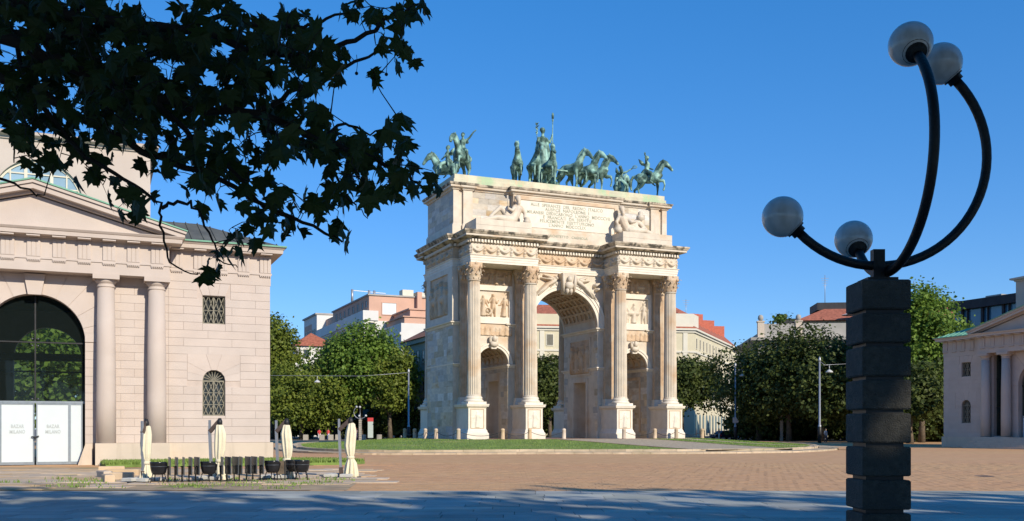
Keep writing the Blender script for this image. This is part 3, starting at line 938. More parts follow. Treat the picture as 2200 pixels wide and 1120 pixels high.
for k in range(5):
    for lv in (0,1):
        xx = -.5+.25*k; pcap.ball((xx+.06*lv, -.50-.06*lv, CT+.45+.5*lv), .13,.12,.24, 8, 6)
for q in (-1,1): pcap.ball((q*.74,-.6,CT+1.15), .2,.16,.2, 8, 6)
pcm = pcap.mesh('capital', M['marble_tan'])
for i, x in enumerate(XC):
    o = link('pedestal', pf_, arch); o.location = (x,0,0)
    rn = random.Random(80+i)
    rr = relief('relief_figure', 1.2, 1.72, (lambda it: (lambda X, Z: caps(X, Z, it)))(fig(.6,.05,1.5,rn)), .085, M['marble_white'], o, (-.6, PF-.004, 1.02))
    fr = MB()
    for a, b_, c_, d_ in ((-.66,-.60,.98,2.78),(.60,.66,.98,2.78),(-.60,.60,2.72,2.78),(-.60,.60,.98,1.03)): fr.box(a, b_, PF-.045, PF+.01, c_, d_)
    fr.build('panel_moulding', M['marble_tan'], o)
    for front in (True, False):
        if not front: link('pedestal', pb_, arch).location = (x,0,0)
        yy = CY if front else D-CY
        col = link('column', sh, arch); col.location = (x, yy, 0)
        link('capital', cp, col); link('base', bs, col)
        p = link('pilaster', pil, arch); p.location = (x, 0 if front else D, 0)
        if not front: p.rotation_euler = (0,0,math.pi)
        link('base', pbm, p); link('capital', pcm, p)

# --- entablature: architrave, frieze with swags, dentils, cornice
YF, YR, XR0, XR1, XB = -.10, CY-.56, 4.30, 11.09, 11.80
def plan(yf, yr, x0, x1, xb):
    q = [(-xb,yf),(-x1,yf),(-x1,yr),(-x0,yr),(-x0,yf),(x0,yf),(x0,yr),(x1,yr),(x1,yf),(xb,yf)]
    return q + [(-p[0], D-p[1]) for p in q]
PL = plan(YF, YR, XR0, XR1, XB)
PL_ = [(x, y) for x, y in PL]
MB().sweep(PL_, [(-.04,16.2),(-.04,16.40),(-.005,16.41),(-.005,16.63),(.03,16.64),(.03,16.83),(.10,16.86),(.12,16.93),(-.05,16.935)]).build('architrave', M['marble_white'], arch)
MB().sweep(PL_, [(-.06,16.93),(-.06,17.98)]).build('frieze', M['marble_tan'], arch)
def swags(x0, x1, y, n, face='front', name='swag_relief', mat='marble'):
    w = x1-x0
    relief(name, w, 1.0, swag_fn(w, 1.0, n), .20, M[mat], arch, (x0, y, 16.955) , 'front')
swags(-XR1+.05, -XR0-.05, YR+.05, 5); swags(XR0+.05, XR1-.05, YR+.05, 5)
swags(-XR0+.1, XR0-.1, YF+.05, 6, mat='marble_tan')
for xx in (-XR1+.05, XR0+.05):   # returns of the projecting bays
    o = relief('swag_relief', YF-YR, 1.0, swag_fn(YF-YR, 1.0, 2), .20, M['marble'], arch, (xx, YF, 16.955), 'left')
relief('swag_relief', D-.4, 1.0, swag_fn(D-.4, 1.0, 5), .20, M['marble_tan'], arch, (-XB+.05, D-.2, 16.955), 'left')
MB().sweep(PL_, [(-.05,17.98),(.06,18.0),(.10,18.06),(.10,18.32),(.14,18.36)]).build('bed_moulding', M['cornice'], arch)
dn = MB()
def dent(x0, y0, x1, y1):
    d = Vector((x1-x0, y1-y0)); L = d.length; d.normalize(); nrm = Vector((d.y,-d.x)); k = int(L/.30)
    for i in range(k):
        c = Vector((x0,y0))+d*(L*(i+.5)/k)
        a, b_ = c-d*.085+nrm*.08, c+d*.085+nrm*.08; e, f = c+d*.085+nrm*.24, c-d*.085+nrm*.24
        dn.prism([tuple(a), tuple(f), tuple(e), tuple(b_)][::1], 18.06, 18.30, 'z')
for i in range(len(PL_)):
    if i in (10,11,12,13,14,15,16,17,18): continue
    dent(*PL_[i], *PL_[(i+1) % len(PL_)])
tag(dn.build('dentil_row', M['marble_white'], arch), kind='stuff')
MB().sweep(PL_, [(.10,18.36),(.34,18.42),(.62,18.50),(.64,18.53)]).build('corona_soffit', M['cornice'], arch)
MB().sweep(PL_, [(.60,18.53),(.66,18.54),(.66,18.70),(.60,18.705)]).build('corona', M['marble'], arch)
MB().sweep(PL_, [(.60,18.705),(.72,18.72),(.78,18.84),(.86,18.93),(.88,19.06),(-.5,19.09)]).build('cornice', M['cornice'], arch)

# --- attic: plinth, wall, pilaster strips, inscription block, cornice, parapet
def aplan(e):
    q = [(-11.7,.0),(-11.1,.0),(-11.1,.22),(-10.72,.22),(-10.72,-.05),(-9.75,-.05),(-9.75,.18),(-5.75,.18),(-5.75,-.45)]
    q = q + [(-p[0], p[1]) for p in q[::-1]]
    return [(x, y) for x, y in q] + [(11.7, D), (-11.7, D)]
AP = aplan(0)
MB().sweep(AP, [(.12,19.0),(.12,20.12),(.06,20.16),(.05,20.25),(0,20.30),(-.02,20.32)]).build('attic_plinth', M['marble'], arch)
attic = MB().sweep(AP, [(-.02,20.30),(-.02,23.45)]).build('attic_wall', M['marble'], arch)
ashlar_x(attic, .06, D-.02, 20.34, 23.40, -11.68, -1, .62, 1.0, 2.4, M['marble_block'])
ashlar_y(attic, -9.7, -5.8, 20.34, 23.40, .20, .50, .9, 2.0, M['marble_block'])
ashlar_y(attic, 5.8, 9.7, 20.34, 23.40, .20, .50, .9, 2.0, M['marble_block'])
MB().sweep(AP, [(-.02,23.44),(.08,23.46),(.12,23.58),(.34,23.66),(.36,23.82),(.30,23.825)]).build('attic_cornice', M['marble'], arch)
MB().sweep(AP, [(.30,23.825),(.42,23.86),(.46,23.97),(.48,24.06),(-.3,24.09)]).build('attic_gutter', M['cornice'], arch)
par = [(-11.62,.05),(11.62,.05),(11.62,D-.05),(-11.62,D-.05)]
MB().sweep(par, [(0,24.05),(0,24.50),(-.12,24.52),(-.12,24.96)]).build('parapet', M['parapet'], arch)
# inscription
fr = MB()
for a, b_, c_, d_ in ((-5.62,-5.25,20.40,23.30),(5.25,5.62,20.40,23.30),(-5.25,5.25,22.98,23.30)): fr.box(a, b_, -.56, -.42, c_, d_)
fr.build('inscription_frame', M['marble_tan'], arch)
tab = MB().box(-5.25, 5.25, -.475, -.44, 20.42, 22.98).build('inscription_tablet', M['marble_white'], arch)
M['letters'] = surf('worn_letters', (.34,.345,.26), .3, 3, .8)
def text_mesh(name, s, size, mat, ext=.006):
    cu = bpy.data.curves.new(name, 'FONT'); cu.body = s; cu.size = size; cu.align_x = 'CENTER'; cu.extrude = ext; cu.offset = size*.025; cu.space_character = 1.10
    ob = bpy.data.objects.new(name, cu); C.objects.link(ob)
    me = bpy.data.meshes.new_from_object(ob.evaluated_get(bpy.context.evaluated_depsgraph_get()))
    bpy.data.objects.remove(ob); bpy.data.curves.remove(cu)
    me.name = name; me.materials.clear(); me.materials.append(mat)
    return me
def text(name, s, size, mat, parent, loc, sx=1.0):
    o = link(name, text_mesh(name, s, size, mat), parent)
    o.location = loc; o.rotation_euler = (R(90),0,0); o.scale = (sx,1,1)
    return o
LINES = ['ALLE  SPERANZE  DEL  REGNO  ITALICO', 'AUSPICE  NAPOLEONE  I', 'I  MILANESI  DEDICARONO  L\'ANNO  MDCCCVII', 'E  FRANCATI  DA  SERVITU', 'FELICEMENTE  RESTITUIRONO', 'L\'ANNO  MDCCCLIX']
for i, t in enumerate(LINES): text('inscription_line', t, .42, M['letters'], tab, (0, -.482, 22.50-.375*i), .95)
text('inscription_line', 'ARCHITETTO   CAGNOLA', .34, M['letters'], arch, (0, -.583, 19.60), 1.0)
# statue blocks above the projecting bays
for s in (-1, 1):
    a, b_ = sorted((s*4.9, s*10.5))
    bl = MB(); bl.box(a, b_, -2.85, -.02, 19.07, 19.72); bl.box(a, b_, -2.851, -.02, 19.735, 20.28)
    bl.build('statue_block', M['marble'], arch)
# ================================================================ sculpture: continuous bodies grown from limbs
def grow(name, limbs, balls, voxel, mat, smooth=4):
    """limbs: list of (points, radii); balls: (centre, rx, ry, rz); fused into one continuous surface"""
    mb = MB()
    for pts, rad in limbs:
        P = [Vector(p) for p in pts]; r = list(rad)
        d0 = (P[0]-P[1]).normalized(); d1 = (P[-1]-P[-2]).normalized()
        P = [P[0]+d0*r[0]*.8] + P + [P[-1]+d1*r[-1]*.8]; r = [r[0]*.45] + r + [r[-1]*.45]
        mb.tube(P, r, 10)
    for b in balls: mb.ball(*b)
    o = mb.build('growing', None)
    m = o.modifiers.new('r', 'REMESH'); m.mode = 'VOXEL'; m.voxel_size = voxel; m.use_smooth_shade = True
    s = o.modifiers.new('s', 'SMOOTH'); s.iterations = smooth; s.factor = .5
    dg = bpy.context.evaluated_depsgraph_get()
    me = bpy.data.meshes.new_from_object(o.evaluated_get(dg))
    old = o.data; bpy.data.objects.remove(o); bpy.data.meshes.remove(old)
    me.name = name; me.materials.clear(); me.materials.append(mat)
    me.polygons.foreach_set('use_smooth', [True]*len(me.polygons))
    return me

def horse_mesh(name, raised=1, turn=0.0, bow=0.0, tail=0.0, voxel=.034, mat=None):
    """forward is -y; raised: which foreleg is lifted (+1/-1); turn: head turned sideways (rad)"""
    def p(f, s, z): return (s, -f, z)
    def hd(f, s, z):                                # head and upper neck turn about the neck's root
        f0 = .55; a = turn*min(1, max(0, (z-1.45)/.55))
        df, ds = f-f0, s
        return (ds*math.cos(a)+df*math.sin(a), -(f0+df*math.cos(a)-ds*math.sin(a)), z-bow*max(0, f-.7))
    L = []
    body = [(-.80,1.36,.17),(-.66,1.32,.27),(-.40,1.27,.32),(-.10,1.22,.33),(.20,1.21,.34),(.45,1.24,.34),(.64,1.30,.28),(.76,1.34,.17)]
    L.append(([p(f,0,z) for f, z, r in body], [r for f, z, r in body]))
    L.append(([hd(.52,0,1.40), hd(.68,0,1.62), hd(.82,0,1.86), hd(.92,0,2.08), hd(.97,0,2.20)], [.27,.20,.155,.13,.115]))
    L.append(([hd(.95,0,2.22), hd(1.08,0,2.15), hd(1.25,0,1.98), hd(1.42,0,1.80), hd(1.47,0,1.74)], [.14,.165,.13,.10,.095]))
    L.append(([hd(1.02,0,2.02), hd(1.14,0,1.96)], [.10,.09]))
    for q in (-1,1):
        L.append(([hd(.93,.06*q,2.28), hd(.92,.08*q,2.44)], [.045,.015]))
    L.append(([hd(.40,0,1.66), hd(.55,0,1.88), hd(.70,0,2.10), hd(.82,0,2.26), hd(.94,0,2.34)], [.05,.075,.075,.065,.04]))   # mane
    for q in (-1,1):
        if q == raised:
            L.append(([p(.52,.17*q,1.15), p(.70,.18*q,.98), p(.98,.17*q,.96)], [.18,.13,.085]))
            L.append(([p(.98,.17*q,.96), p(1.05,.17*q,.70), p(1.02,.17*q,.50)], [.085,.055,.052]))
            L.append(([p(1.02,.17*q,.50), p(.98,.17*q,.38)], [.06,.075]))
        else:
            L.append(([p(.50,.17*q,1.15), p(.54,.18*q,.86), p(.55,.17*q,.60)], [.18,.12,.082]))
            L.append(([p(.55,.17*q,.60), p(.54,.17*q,.35), p(.52,.17*q,.16)], [.08,.055,.058]))
            L.append(([p(.52,.17*q,.16), p(.57,.17*q,.04)], [.058,.085]))
        st = .16*q*raised
        L.append(([p(-.55,.17*q,1.22), p(-.42+st,.19*q,.92), p(-.56+st,.18*q,.72)], [.24,.17,.10]))
        L.append(([p(-.56+st,.18*q,.72), p(-.78+st,.18*q,.56), p(-.72+st,.17*q,.32), p(-.66+st,.17*q,.16)], [.10,.082,.058,.058]))
        L.append(([p(-.66+st,.17*q,.16), p(-.60+st,.17*q,.04)], [.058,.085]))
    L.append(([p(-.82,0,1.42), p(-.98,tail*.3,1.40), p(-1.10,tail*.7,1.15), p(-1.14,tail,.85), p(-1.06,tail,.52)], [.06,.075,.10,.11,.05]))
    return grow(name, L, [], voxel, mat or M['bronze'], 3)

def rider_mesh(name, arm_side=1, arm_up=.7, voxel=.03):
    """seated on a horse, draped, one arm stretched out; origin at the seat, forward -y"""
    L = []
    L.append(([(0,.02,.02),(0,0,.25),(0,-.02,.48),(0,0,.60)], [.17,.14,.18,.12]))
    L.append(([(0,0,.62),(0,-.01,.74)], [.065,.06]))
    for q in (-1,1):
        L.append(([(.10*q,0,.02),(.30*q,-.28,-.12),(.36*q,-.36,-.22)], [.14,.12,.095]))
        L.append(([(.36*q,-.36,-.22),(.40*q,-.28,-.62),(.40*q,-.42,-.72)], [.09,.055,.045]))
    q = arm_side
    L.append(([(.17*q,0,.54),(.38*q,-.02,.54+.12*arm_up),(.62*q,-.04,.54+.42*arm_up),(.78*q,-.06,.60+.46*arm_up)], [.075,.06,.045,.04]))
    L.append(([(-.17*q,0,.54),(-.26*q,-.10,.30),(-.14*q,-.34,.18)], [.075,.055,.045]))
    L.append(([(-.22*q,.02,.50),(-.26*q,.10,.1),(-.30*q,.14,-.3)], [.07,.10,.05]))
    L.append(([(.02,.10,.1),(.0,.24,-.05),(0,.3,-.2)], [.16,.14,.07]))
    return grow(name, L, [((0,-.02,.86),.10,.115,.135), ((0,.03,.90),.115,.11,.11)], voxel, M['bronze'], 2)

SC_ = 1.66
def bronze_horse(parent, x, y, yaw, me, name='horse'):
    o = link(name, me, parent); o.location = (x, y, 24.96-.02); o.scale = (SC_,)*3; o.rotation_euler = (0,0,yaw)
    return o
H_ = [horse_mesh('horse', 1, -.15, 0), horse_mesh('horse', -1, .35, .05), horse_mesh('horse', 1, .45, .1), horse_mesh('horse', -1, -.30, .1, .1)]
# team of six and the chariot with the standing figure
team = thing('bronze_chariot_group', 'green bronze chariot drawn by six horses above the inscription', 'sculpture', arch_w(0,0,24.96), TH)
for x, y, yaw, k in ((-4.35,1.9,-20,0),(-2.75,1.3,-14,1),(-1.15,1.25,-6,3),(1.35,1.25,20,2),(3.05,1.4,24,1),(4.45,2.0,30,2)):
    o = link('horse', H_[k], team); o.location = (x, y, -.02); o.scale = (SC_,)*3; o.rotation_euler = (0,0,R(yaw))
ch = MB()
V, F = [], []
for j, (zz, rr) in enumerate(((.9,.95),(1.1,1.1),(2.3,1.25),(3.1,1.35),(3.35,1.38))):
    for i in range(17):
        a = R(180+180*i/16); V.append((rr*math.cos(a), 5.0+rr*1.05*math.sin(a), zz))
for j in range(4):
    for i in range(16): F.append((j*17+i, j*17+i+1, (j+1)*17+i+1, (j+1)*17+i))
ch.add(V, F, True); ch.box(-.95,.95,4.0,6.3,.75,.93); ch.box(-.8,.8,3.9,5.4,.93,2.48)
ch.bar((0,4.2,.75),(0,1.0,1.3),.14); ch.bar((-3.6,1.2,1.75),(3.6,1.2,1.75),.12)
ch.bar((-1.4,5.3,.85),(1.4,5.3,.85),.16)
chm = ch.build('chariot', M['bronze'], team)
for q in (-1,1):
    wb = MB()
    n = 28
    for i in range(n):
        a0, a1 = 2*math.pi*i/n, 2*math.pi*(i+1)/n
        wb.bar((q*1.35, 5.3+.82*math.cos(a0), .85+.82*math.sin(a0)), (q*1.35, 5.3+.82*math.cos(a1), .85+.82*math.sin(a1)), .13, .12, (1,0,0))
    for i in range(8):
        a0 = math.pi*i/4; wb.bar((q*1.35,5.3,.85), (q*1.35,5.3+.8*math.cos(a0),.85+.8*math.sin(a0)), .07)
    wb.build('wheel', M['bronze'], chm)
L = [([(0,0,.1),(0,0,.9),(0,-.02,1.35)], [.42,.34,.27]), ([(-.12,-.2,.1),(-.1,-.2,.8),(-.05,-.15,1.3)], [.16,.17,.12]), ([(.16,-.22,.1),(.14,-.2,.8),(.08,-.15,1.3)], [.16,.15,.12]),
     ([(0,0,1.35),(0,-.02,1.62),(0,-.02,1.86),(0,0,1.98)], [.25,.22,.27,.14]), ([(0,0,2.02),(0,-.02,2.18)], [.09,.085]),
     ([(.24,0,1.90),(.48,-.02,1.70),(.56,-.18,2.15)], [.10,.08,.06]), ([(-.24,0,1.90),(-.40,-.05,1.55),(-.50,-.35,1.60)], [.10,.08,.06]),
     ([(.30,.08,1.75),(.40,.12,1.2),(.36,.14,.6)], [.10,.16,.12]), ([(-.28,.05,1.7),(-.36,.05,1.2),(-.30,.05,.7)], [.08,.13,.10])]
gd = grow('goddess', L, [((0,-.03,2.36),.15,.16,.19), ((0,.05,2.42),.17,.16,.15)], .04, M['bronze'], 2)
go = link('goddess', gd, team); go.location = (-.45,4.3,2.45); go.scale = (1.72,)*3
sf = MB(); sf.tube([(.56,-.18,1.0),(.58,-.18,2.9)], .028, 8); sf.lathe([(.0,2.9),(.06,2.95),(.04,3.05),(.03,3.06)],10,(.58,-.18,0)); sf.lathe([(.02,3.06),(.07,3.1),(.075,3.3),(.05,3.42),(0,3.46)],10,(.58,-.18,0))
sf.build('staff', M['bronze'], go)
br = MB(); br.tube([(-.50,-.35,1.60),(-.58,-.4,2.1),(-.55,-.4,2.6)], [.02,.018,.008], 6)
rn = random.Random(4)
for i in range(26):
    t = rn.uniform(.25,1); a = rn.uniform(0,6.28); b0 = Vector((-.56,-.4,1.65+.95*t)); d = Vector((math.cos(a)*.7, math.sin(a)*.7, .55)).normalized()*rn.uniform(.1,.2)
    br.tube([b0, b0+d*.5, b0+d], [.008,.03,.004], 5)
br.build('olive_branch', M['bronze'], go)
# four riders on the corners, each facing outwards
HR = [horse_mesh('horse', 1, -.35, .0, .05), horse_mesh('horse', -1, .15, .15, -.05)]
RD = [rider_mesh('rider', 1, .95), rider_mesh('rider', -1, .45)]
for x, y, yaw, hk, rk, lab in ((-10.3,1.35,-40,0,0,'green bronze rider waving from the front left corner of the arch'),
                            (-10.2,D-1.4,-130,1,1,'green bronze rider on the back left corner of the arch, half behind leaves'),
                            (10.3,1.35,48,1,1,'green bronze rider in profile holding a wreath, front right corner of arch'),
                            (9.7,D-1.5,138,0,1,'green bronze rider seen from behind, back right corner of arch')):
    t = thing('equestrian_statue', lab, 'statue', arch_w(x, y, 24.94), TH+R(yaw), 'winged riders on the corners of the arch')
    o = link('horse', HR[hk], t); o.scale = (SC_,)*3
    r_ = link('rider', RD[rk], t); r_.location = (0, .10*SC_, 1.60*SC_); r_.scale = (SC_*1.06,)*3
    wg = MB()
    q = 1 if rk == 0 else -1
    for sgn in (-1,1):
        wg.tube([(.08*sgn,.14,.45),(.15*sgn,.32,.58),(.17*sgn,.46,.78)] if rk else [(.08*sgn,.14,.45),(.14*sgn,.30,.55),(.16*sgn,.40,.7)], [.05,.11,.02], 8)
    wg.build('wing', M['bronze'], r_)
    if rk:
        wr = MB(); c = Vector((-.84,-.06,.86))
        for i in range(14):
            a0, a1 = 2*math.pi*i/14, 2*math.pi*(i+1)/14
            wr.bar(c+Vector((.13*math.cos(a0)-.04,.0,.07*math.sin(a0))), c+Vector((.13*math.cos(a1)-.04,0,.07*math.sin(a1))), .05)
        wr.build('wreath', M['bronze'], r_)
# reclining river figures of marble
def reclining(s, urn):
    """x along the block, head towards the inscription; s=-1: left figure (head on the right)"""
    k = -s
    L = [([(1.0*k,0,.42),(1.35*k,.05,.95),(1.5*k,.08,1.38),(1.48*k,.08,1.62)], [.42,.40,.46,.22]),
         ([(1.5*k,.06,1.68),(1.55*k,.03,1.92)], [.15,.15]),
         ([(.95*k,-.12,.38),(.25*k,-.30,.36),(-.45*k,-.34,.42)], [.38,.32,.22]), ([(-.45*k,-.34,.42),(-1.15*k,-.30,.24),(-1.75*k,-.28,.16)], [.22,.18,.10]),
         ([(.95*k,.15,.45),(.35*k,.05,1.0),(.0*k,.0,1.34)], [.36,.27,.20]), ([(.0*k,.0,1.34),(-.6*k,.0,.78),(-1.2*k,-.02,.22)], [.20,.16,.10]),
         ([(-1.75*k,-.28,.14),(-1.85*k,-.42,.22)], [.10,.08]), ([(-1.2*k,-.02,.16),(-1.45*k,-.08,.10)], [.10,.08]),
         ([(1.78*k,.05,1.48),(2.12*k,-.05,1.0),(2.0*k,-.32,.5)], [.19,.15,.12]),
         ([(1.22*k,-.05,1.48),(.85*k,-.42,1.05),(.45*k,-.40,1.25 if s < 0 else 1.12)], [.19,.14,.10]),
         ([(1.55*k,-.16,1.95),(1.54*k,-.22,1.72),(1.52*k,-.20,1.5)], [.15,.14,.06])]
    if s > 0: L += [([(.75*k,-.1,.9),(.3*k,-.2,.75),(.1*k,-.3,.25)], [.2,.24,.18]), ([(.55*k,0,.95),(.0*k,-.1,1.15),(-.5*k,-.1,.7),(-.6*k,-.15,.25)], [.2,.25,.2,.14])]
    B = [((1.56*k,-.02,2.14),.24,.25,.29), ((1.56*k,.06,2.24),.27,.26,.24)]
    return grow('reclining_figure', L, B, .05, M['marble'], 3)
for s, lab in ((-1,'marble reclining bearded man holding an oar, left of the inscription'), (1,'marble reclining bearded man leaning on an urn, right of the inscription')):
    t = thing('reclining_statue', lab, 'statue', arch_w(s*7.45, -1.35, 20.28), TH, 'river gods above the cornice')
    f = link('figure', reclining(s, True), t); f.scale = (1.17,1.1,1.17)
    e = MB()
    if s < 0:
        e.tube([(.55,-.62,1.25),(.5,-.55,2.2),(.48,-.5,2.6)], [.05,.06,.10], 8); e.build('oar', M['marble'], t)
        e = MB(); e.lathe([(.1,0),(.30,.1),(.36,.35),(.22,.62),(.26,.68)], 16, (2.5,-.5,0)); e.build('urn', M['marble'], t)
    else:
        e.lathe([(.1,0),(.36,.1),(.42,.4),(.25,.72),(.3,.8)], 16, (-2.55,-.5,0)); e.build('urn', M['marble'], t)
        e = MB(); e.lathe([(.16,1.45),(.22,1.5),(.42,1.75),(.36,1.98),(.2,2.05),(.24,2.3),(.1,2.42)], 16, (.15,-.2,0)); e.build('fruit_vase', M['marble'], t)
# ================================================================ the two toll houses
def casello(label, loc, rz, glazed):
    t = thing('toll_house', label, 'building', loc, rz, None)
    rn = random.Random(17)
    WY = 1.0; HWX = 11.45; PHW = 6.25; DEP = 16.0
    ZP, ZA, ZF, ZC, ZT = 1.09, 9.52, 10.19, 11.12, 11.56
    AX = (-5.65, -3.25, 3.25, 5.65)
    r_, cz = 2.28, 6.22
    # --- backing walls with openings (joint colour shows in the recessed joints)
    w = MB()
    wins = [(s*8.53, z0, z1) for s in (-1,1) for z0, z1 in ((2.50,4.92),(7.36,8.84))]
    def wall_strip(x0, x1, openings, y0=WY, y1=WY+.7):
        """vertical strips round rectangular openings (xa, xb, za, zb)"""
        cur = x0
        for xa, xb, zs in openings:
            w.box(cur, xa, y0, y1, 0, ZA); z = 0
            for za, zb in zs:
                if za > z: w.box(xa, xb, y0, y1, z, za)
                z = zb
            w.box(xa, xb, y0, y1, z, ZA); cur = xb
        w.box(cur, x1, y0, y1, 0, ZA)
    ow = .58
    gz = [(1.2, 9.35)]
    ops = [(-8.53-ow, -8.53+ow, [(2.50,4.92),(7.36,8.84)])]
    if glazed: ops += [(-5.15,-3.75,gz)]
    ops += [(-r_, r_, [(0, cz+r_)])]
    if glazed: ops += [(3.75,5.15,gz)]
    ops += [(8.53-ow, 8.53+ow, [(2.50,4.92),(7.36,8.84)])]
    wall_strip(-HWX, HWX, ops)
    P = arc_pts(0, cz, r_, 0, 180, 24)              # arch corners of the portal
    for s in (-1, 1):
        half = [p for p in P if p[0]*s >= -1e-6]
        if s > 0: w.prism([(r_+.001, cz+r_+.001)] + half[::-1] if False else half + [(0, cz+r_+.001), (r_+.001, cz+r_+.001)], WY, WY+.7)
        else: w.prism(half + [(-r_-.001, cz+r_+.001), (0, cz+r_+.001)][::1], WY, WY+.7)
        cxw = s*8.53
        Q = arc_pts(cxw, 4.34, ow, 0, 180, 12)
        w.prism([q for q in Q if q[0] >= cxw-1e-6] + [(cxw, 4.93), (cxw+ow+.001, 4.93)], WY, WY+.7)
        w.prism([q for q in Q if q[0] <= cxw+1e-6] + [(cxw-ow-.001, 4.93), (cxw, 4.93)], WY, WY+.7)
    w.box(-HWX, -HWX+.6, WY+.7, DEP, 0, ZA); w.box(HWX-.6, HWX, WY+.7, DEP, 0, ZA); w.box(-HWX, -1.95, DEP, DEP+.6, 0, ZA); w.box(1.95, HWX, DEP, DEP+.6, 0, ZA)
    spandrel(w, -1.95, 1.95, 0, 1.95, 6.3, ZA, DEP, DEP+.6, 24)
    wall = w.build('wall', M['pink_joint'], t)
    # dark interior
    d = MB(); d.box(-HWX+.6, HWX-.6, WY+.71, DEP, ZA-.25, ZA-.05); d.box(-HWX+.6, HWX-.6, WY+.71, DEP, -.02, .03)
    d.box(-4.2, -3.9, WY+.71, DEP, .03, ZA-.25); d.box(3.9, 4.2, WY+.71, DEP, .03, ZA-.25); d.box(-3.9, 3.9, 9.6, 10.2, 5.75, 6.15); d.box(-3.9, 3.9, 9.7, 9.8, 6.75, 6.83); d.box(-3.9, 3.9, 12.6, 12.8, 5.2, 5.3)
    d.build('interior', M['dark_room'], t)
    # --- rustic blocks
    co = (ZA-ZP)/20.0
    def blocks(x0, x1, z0, z1, bl, holes, y=WY, off=0.0):
        n = int(round((z1-z0)/co))
        for k in range(n):
            za, zb = z0+k*co, z0+(k+1)*co
            spans = [(x0, x1)]
            for xa, xb, ha, hb in holes:
                if za < hb-.03 and zb > ha+.03:
                    ns = []
                    for a, b in spans:
                        if xb <= a or xa >= b: ns.append((a, b)); continue
                        if xa > a: ns.append((a, xa))
                        if xb < b: ns.append((xb, b))
                    spans = ns
            for a, b in spans:
                x = x0 + off + (k % 2)*bl/2 - bl*3
                cuts = [a]
                while x < b:
                    if x > a+.28 and x < b-.28: cuts.append(x)
                    x += bl
                cuts.append(b)
                for c0, c1 in zip(cuts, cuts[1:]):
                    piece('ashlar_block', wall, c0+.005, c1-.005, y-.03, y+.06, za+.006, zb-.006, M['pink_block'])
            # the parts of a course above or below an opening that only bites into it
            for h_ in holes:
                xa, xb, ha, hb = h_
                for s0, s1 in ((za, min(zb, ha)), (max(za, hb), zb)):
                    if s1-s0 > .07 and s1-s0 < co-.03 and za < hb-.03 and zb > ha+.03 and not any(q is not h_ and q[0] < xb-.1 and q[1] > xa+.1 and q[2] < s1-.02 and q[3] > s0+.02 for q in holes):
                        piece('ashlar_block', wall, xa+.005, xb-.005, y-.03, y+.06, s0+.006, s1-.006, M['pink_block'])
    for s in (-1, 1):
        cxw = s*8.53
        x0, x1 = sorted((s*PHW, s*HWX))
        blocks(x0, x1, ZP, ZA, 2.45, [(cxw-ow, cxw+ow, 2.50, 4.36), (cxw-1.35, cxw+1.35, 4.36, 5.75), (cxw-ow, cxw+ow, 7.36, 8.84), (cxw-.85, cxw+.85, 8.84, 9.50)], off=.75)
        # voussoirs round the arched window, flat arch over the upper one
        A = arc_pts(cxw, 4.34, ow+.004, 0, 180, 7)
        out = [(cxw+1.34,4.38),(cxw+1.34,4.78),(cxw+1.05,5.30),(cxw+.52,5.74),(cxw-.52,5.74),(cxw-1.05,5.30),(cxw-1.34,4.78),(cxw-1.34,4.38)]
        out = [(cxw+1.345,4.365),(cxw+1.345,4.80),(cxw+1.345,5.30),(cxw+.40,5.745),(cxw-.40,5.745),(cxw-1.345,5.30),(cxw-1.345,4.80),(cxw-1.345,4.365)]
        for i in range(7):
            def lp(p, q, t): return (p[0]+(q[0]-p[0])*t, p[1]+(q[1]-p[1])*t)
            c = [A[i], out[i], out[i+1], A[i+1]]
            if i == 2: c = [A[i], out[i], (cxw+1.345,5.745), out[i+1], A[i+1]]
            if i == 4: c = [A[i], out[i], (cxw-1.345,5.745), out[i+1], A[i+1]]
            g_ = (sum(p[0] for p in c)/len(c), sum(p[1] for p in c)/len(c))
            c = [(g_[0]+(p[0]-g_[0])*.985, g_[1]+(p[1]-g_[1])*.985) for p in c]
            MB().prism(c, WY-.03, WY+.06).build('voussoir', M['pink_block'], wall)
        for xa, xb, xc, xd in ((cxw-.58,cxw-.84,cxw-.32,cxw-.20),(cxw-.19,cxw-.31,cxw+.31,cxw+.19),(cxw+.20,cxw+.32,cxw+.84,cxw+.58)):
            MB().prism([(xa,8.86),(xd,8.86),(xc,9.50),(xb,9.50)], WY-.031, WY+.06).build('voussoir', M['pink_block'], wall)
        # wall between the columns, and beside the portal
        x0, x1 = sorted((s*3.0, s*PHW))
        blocks(x0, x1, ZP, ZA, 1.3, [(min(s*3.75,s*5.15), max(s*3.75,s*5.15), 1.2, 9.35)] if glazed else [], off=.3)
        x0, x1 = sorted((s*r_, s*3.0))
        blocks(x0, x1, ZP, cz-.05, 3.0, [], off=1)
        piece('impost_block', wall, x0, x1, WY-.06, WY+.05, cz-.03, cz+.42, M['pink_block'])
    # portal voussoirs
    nv = 11
    for i in range(nv):
        a0, a1 = 180*i/nv, 180*(i+1)/nv
        if i == nv//2: continue
        A = arc_pts(0, cz, r_+.003, a0+.25, a1-.25, 3)
        Bq = []
        for q in (a1-.25, a0+.25):
            ca, sa = math.cos(R(q)), math.sin(R(q))
            rr = min((2.98/abs(ca)) if abs(ca) > 1e-3 else 99, (3.22/sa) if sa > 1e-3 else 99)
            Bq.append((rr*ca, cz+rr*sa))
        mid = []
        if abs(Bq[0][0]) > 2.9 and abs(Bq[1][0]) < 2.9 or abs(Bq[1][0]) > 2.9 and abs(Bq[0][0]) < 2.9:
            mid = [(2.98*(1 if a0 < 90 else -1), cz+3.22)]
        c = A + [Bq[0]] + mid + [Bq[1]]
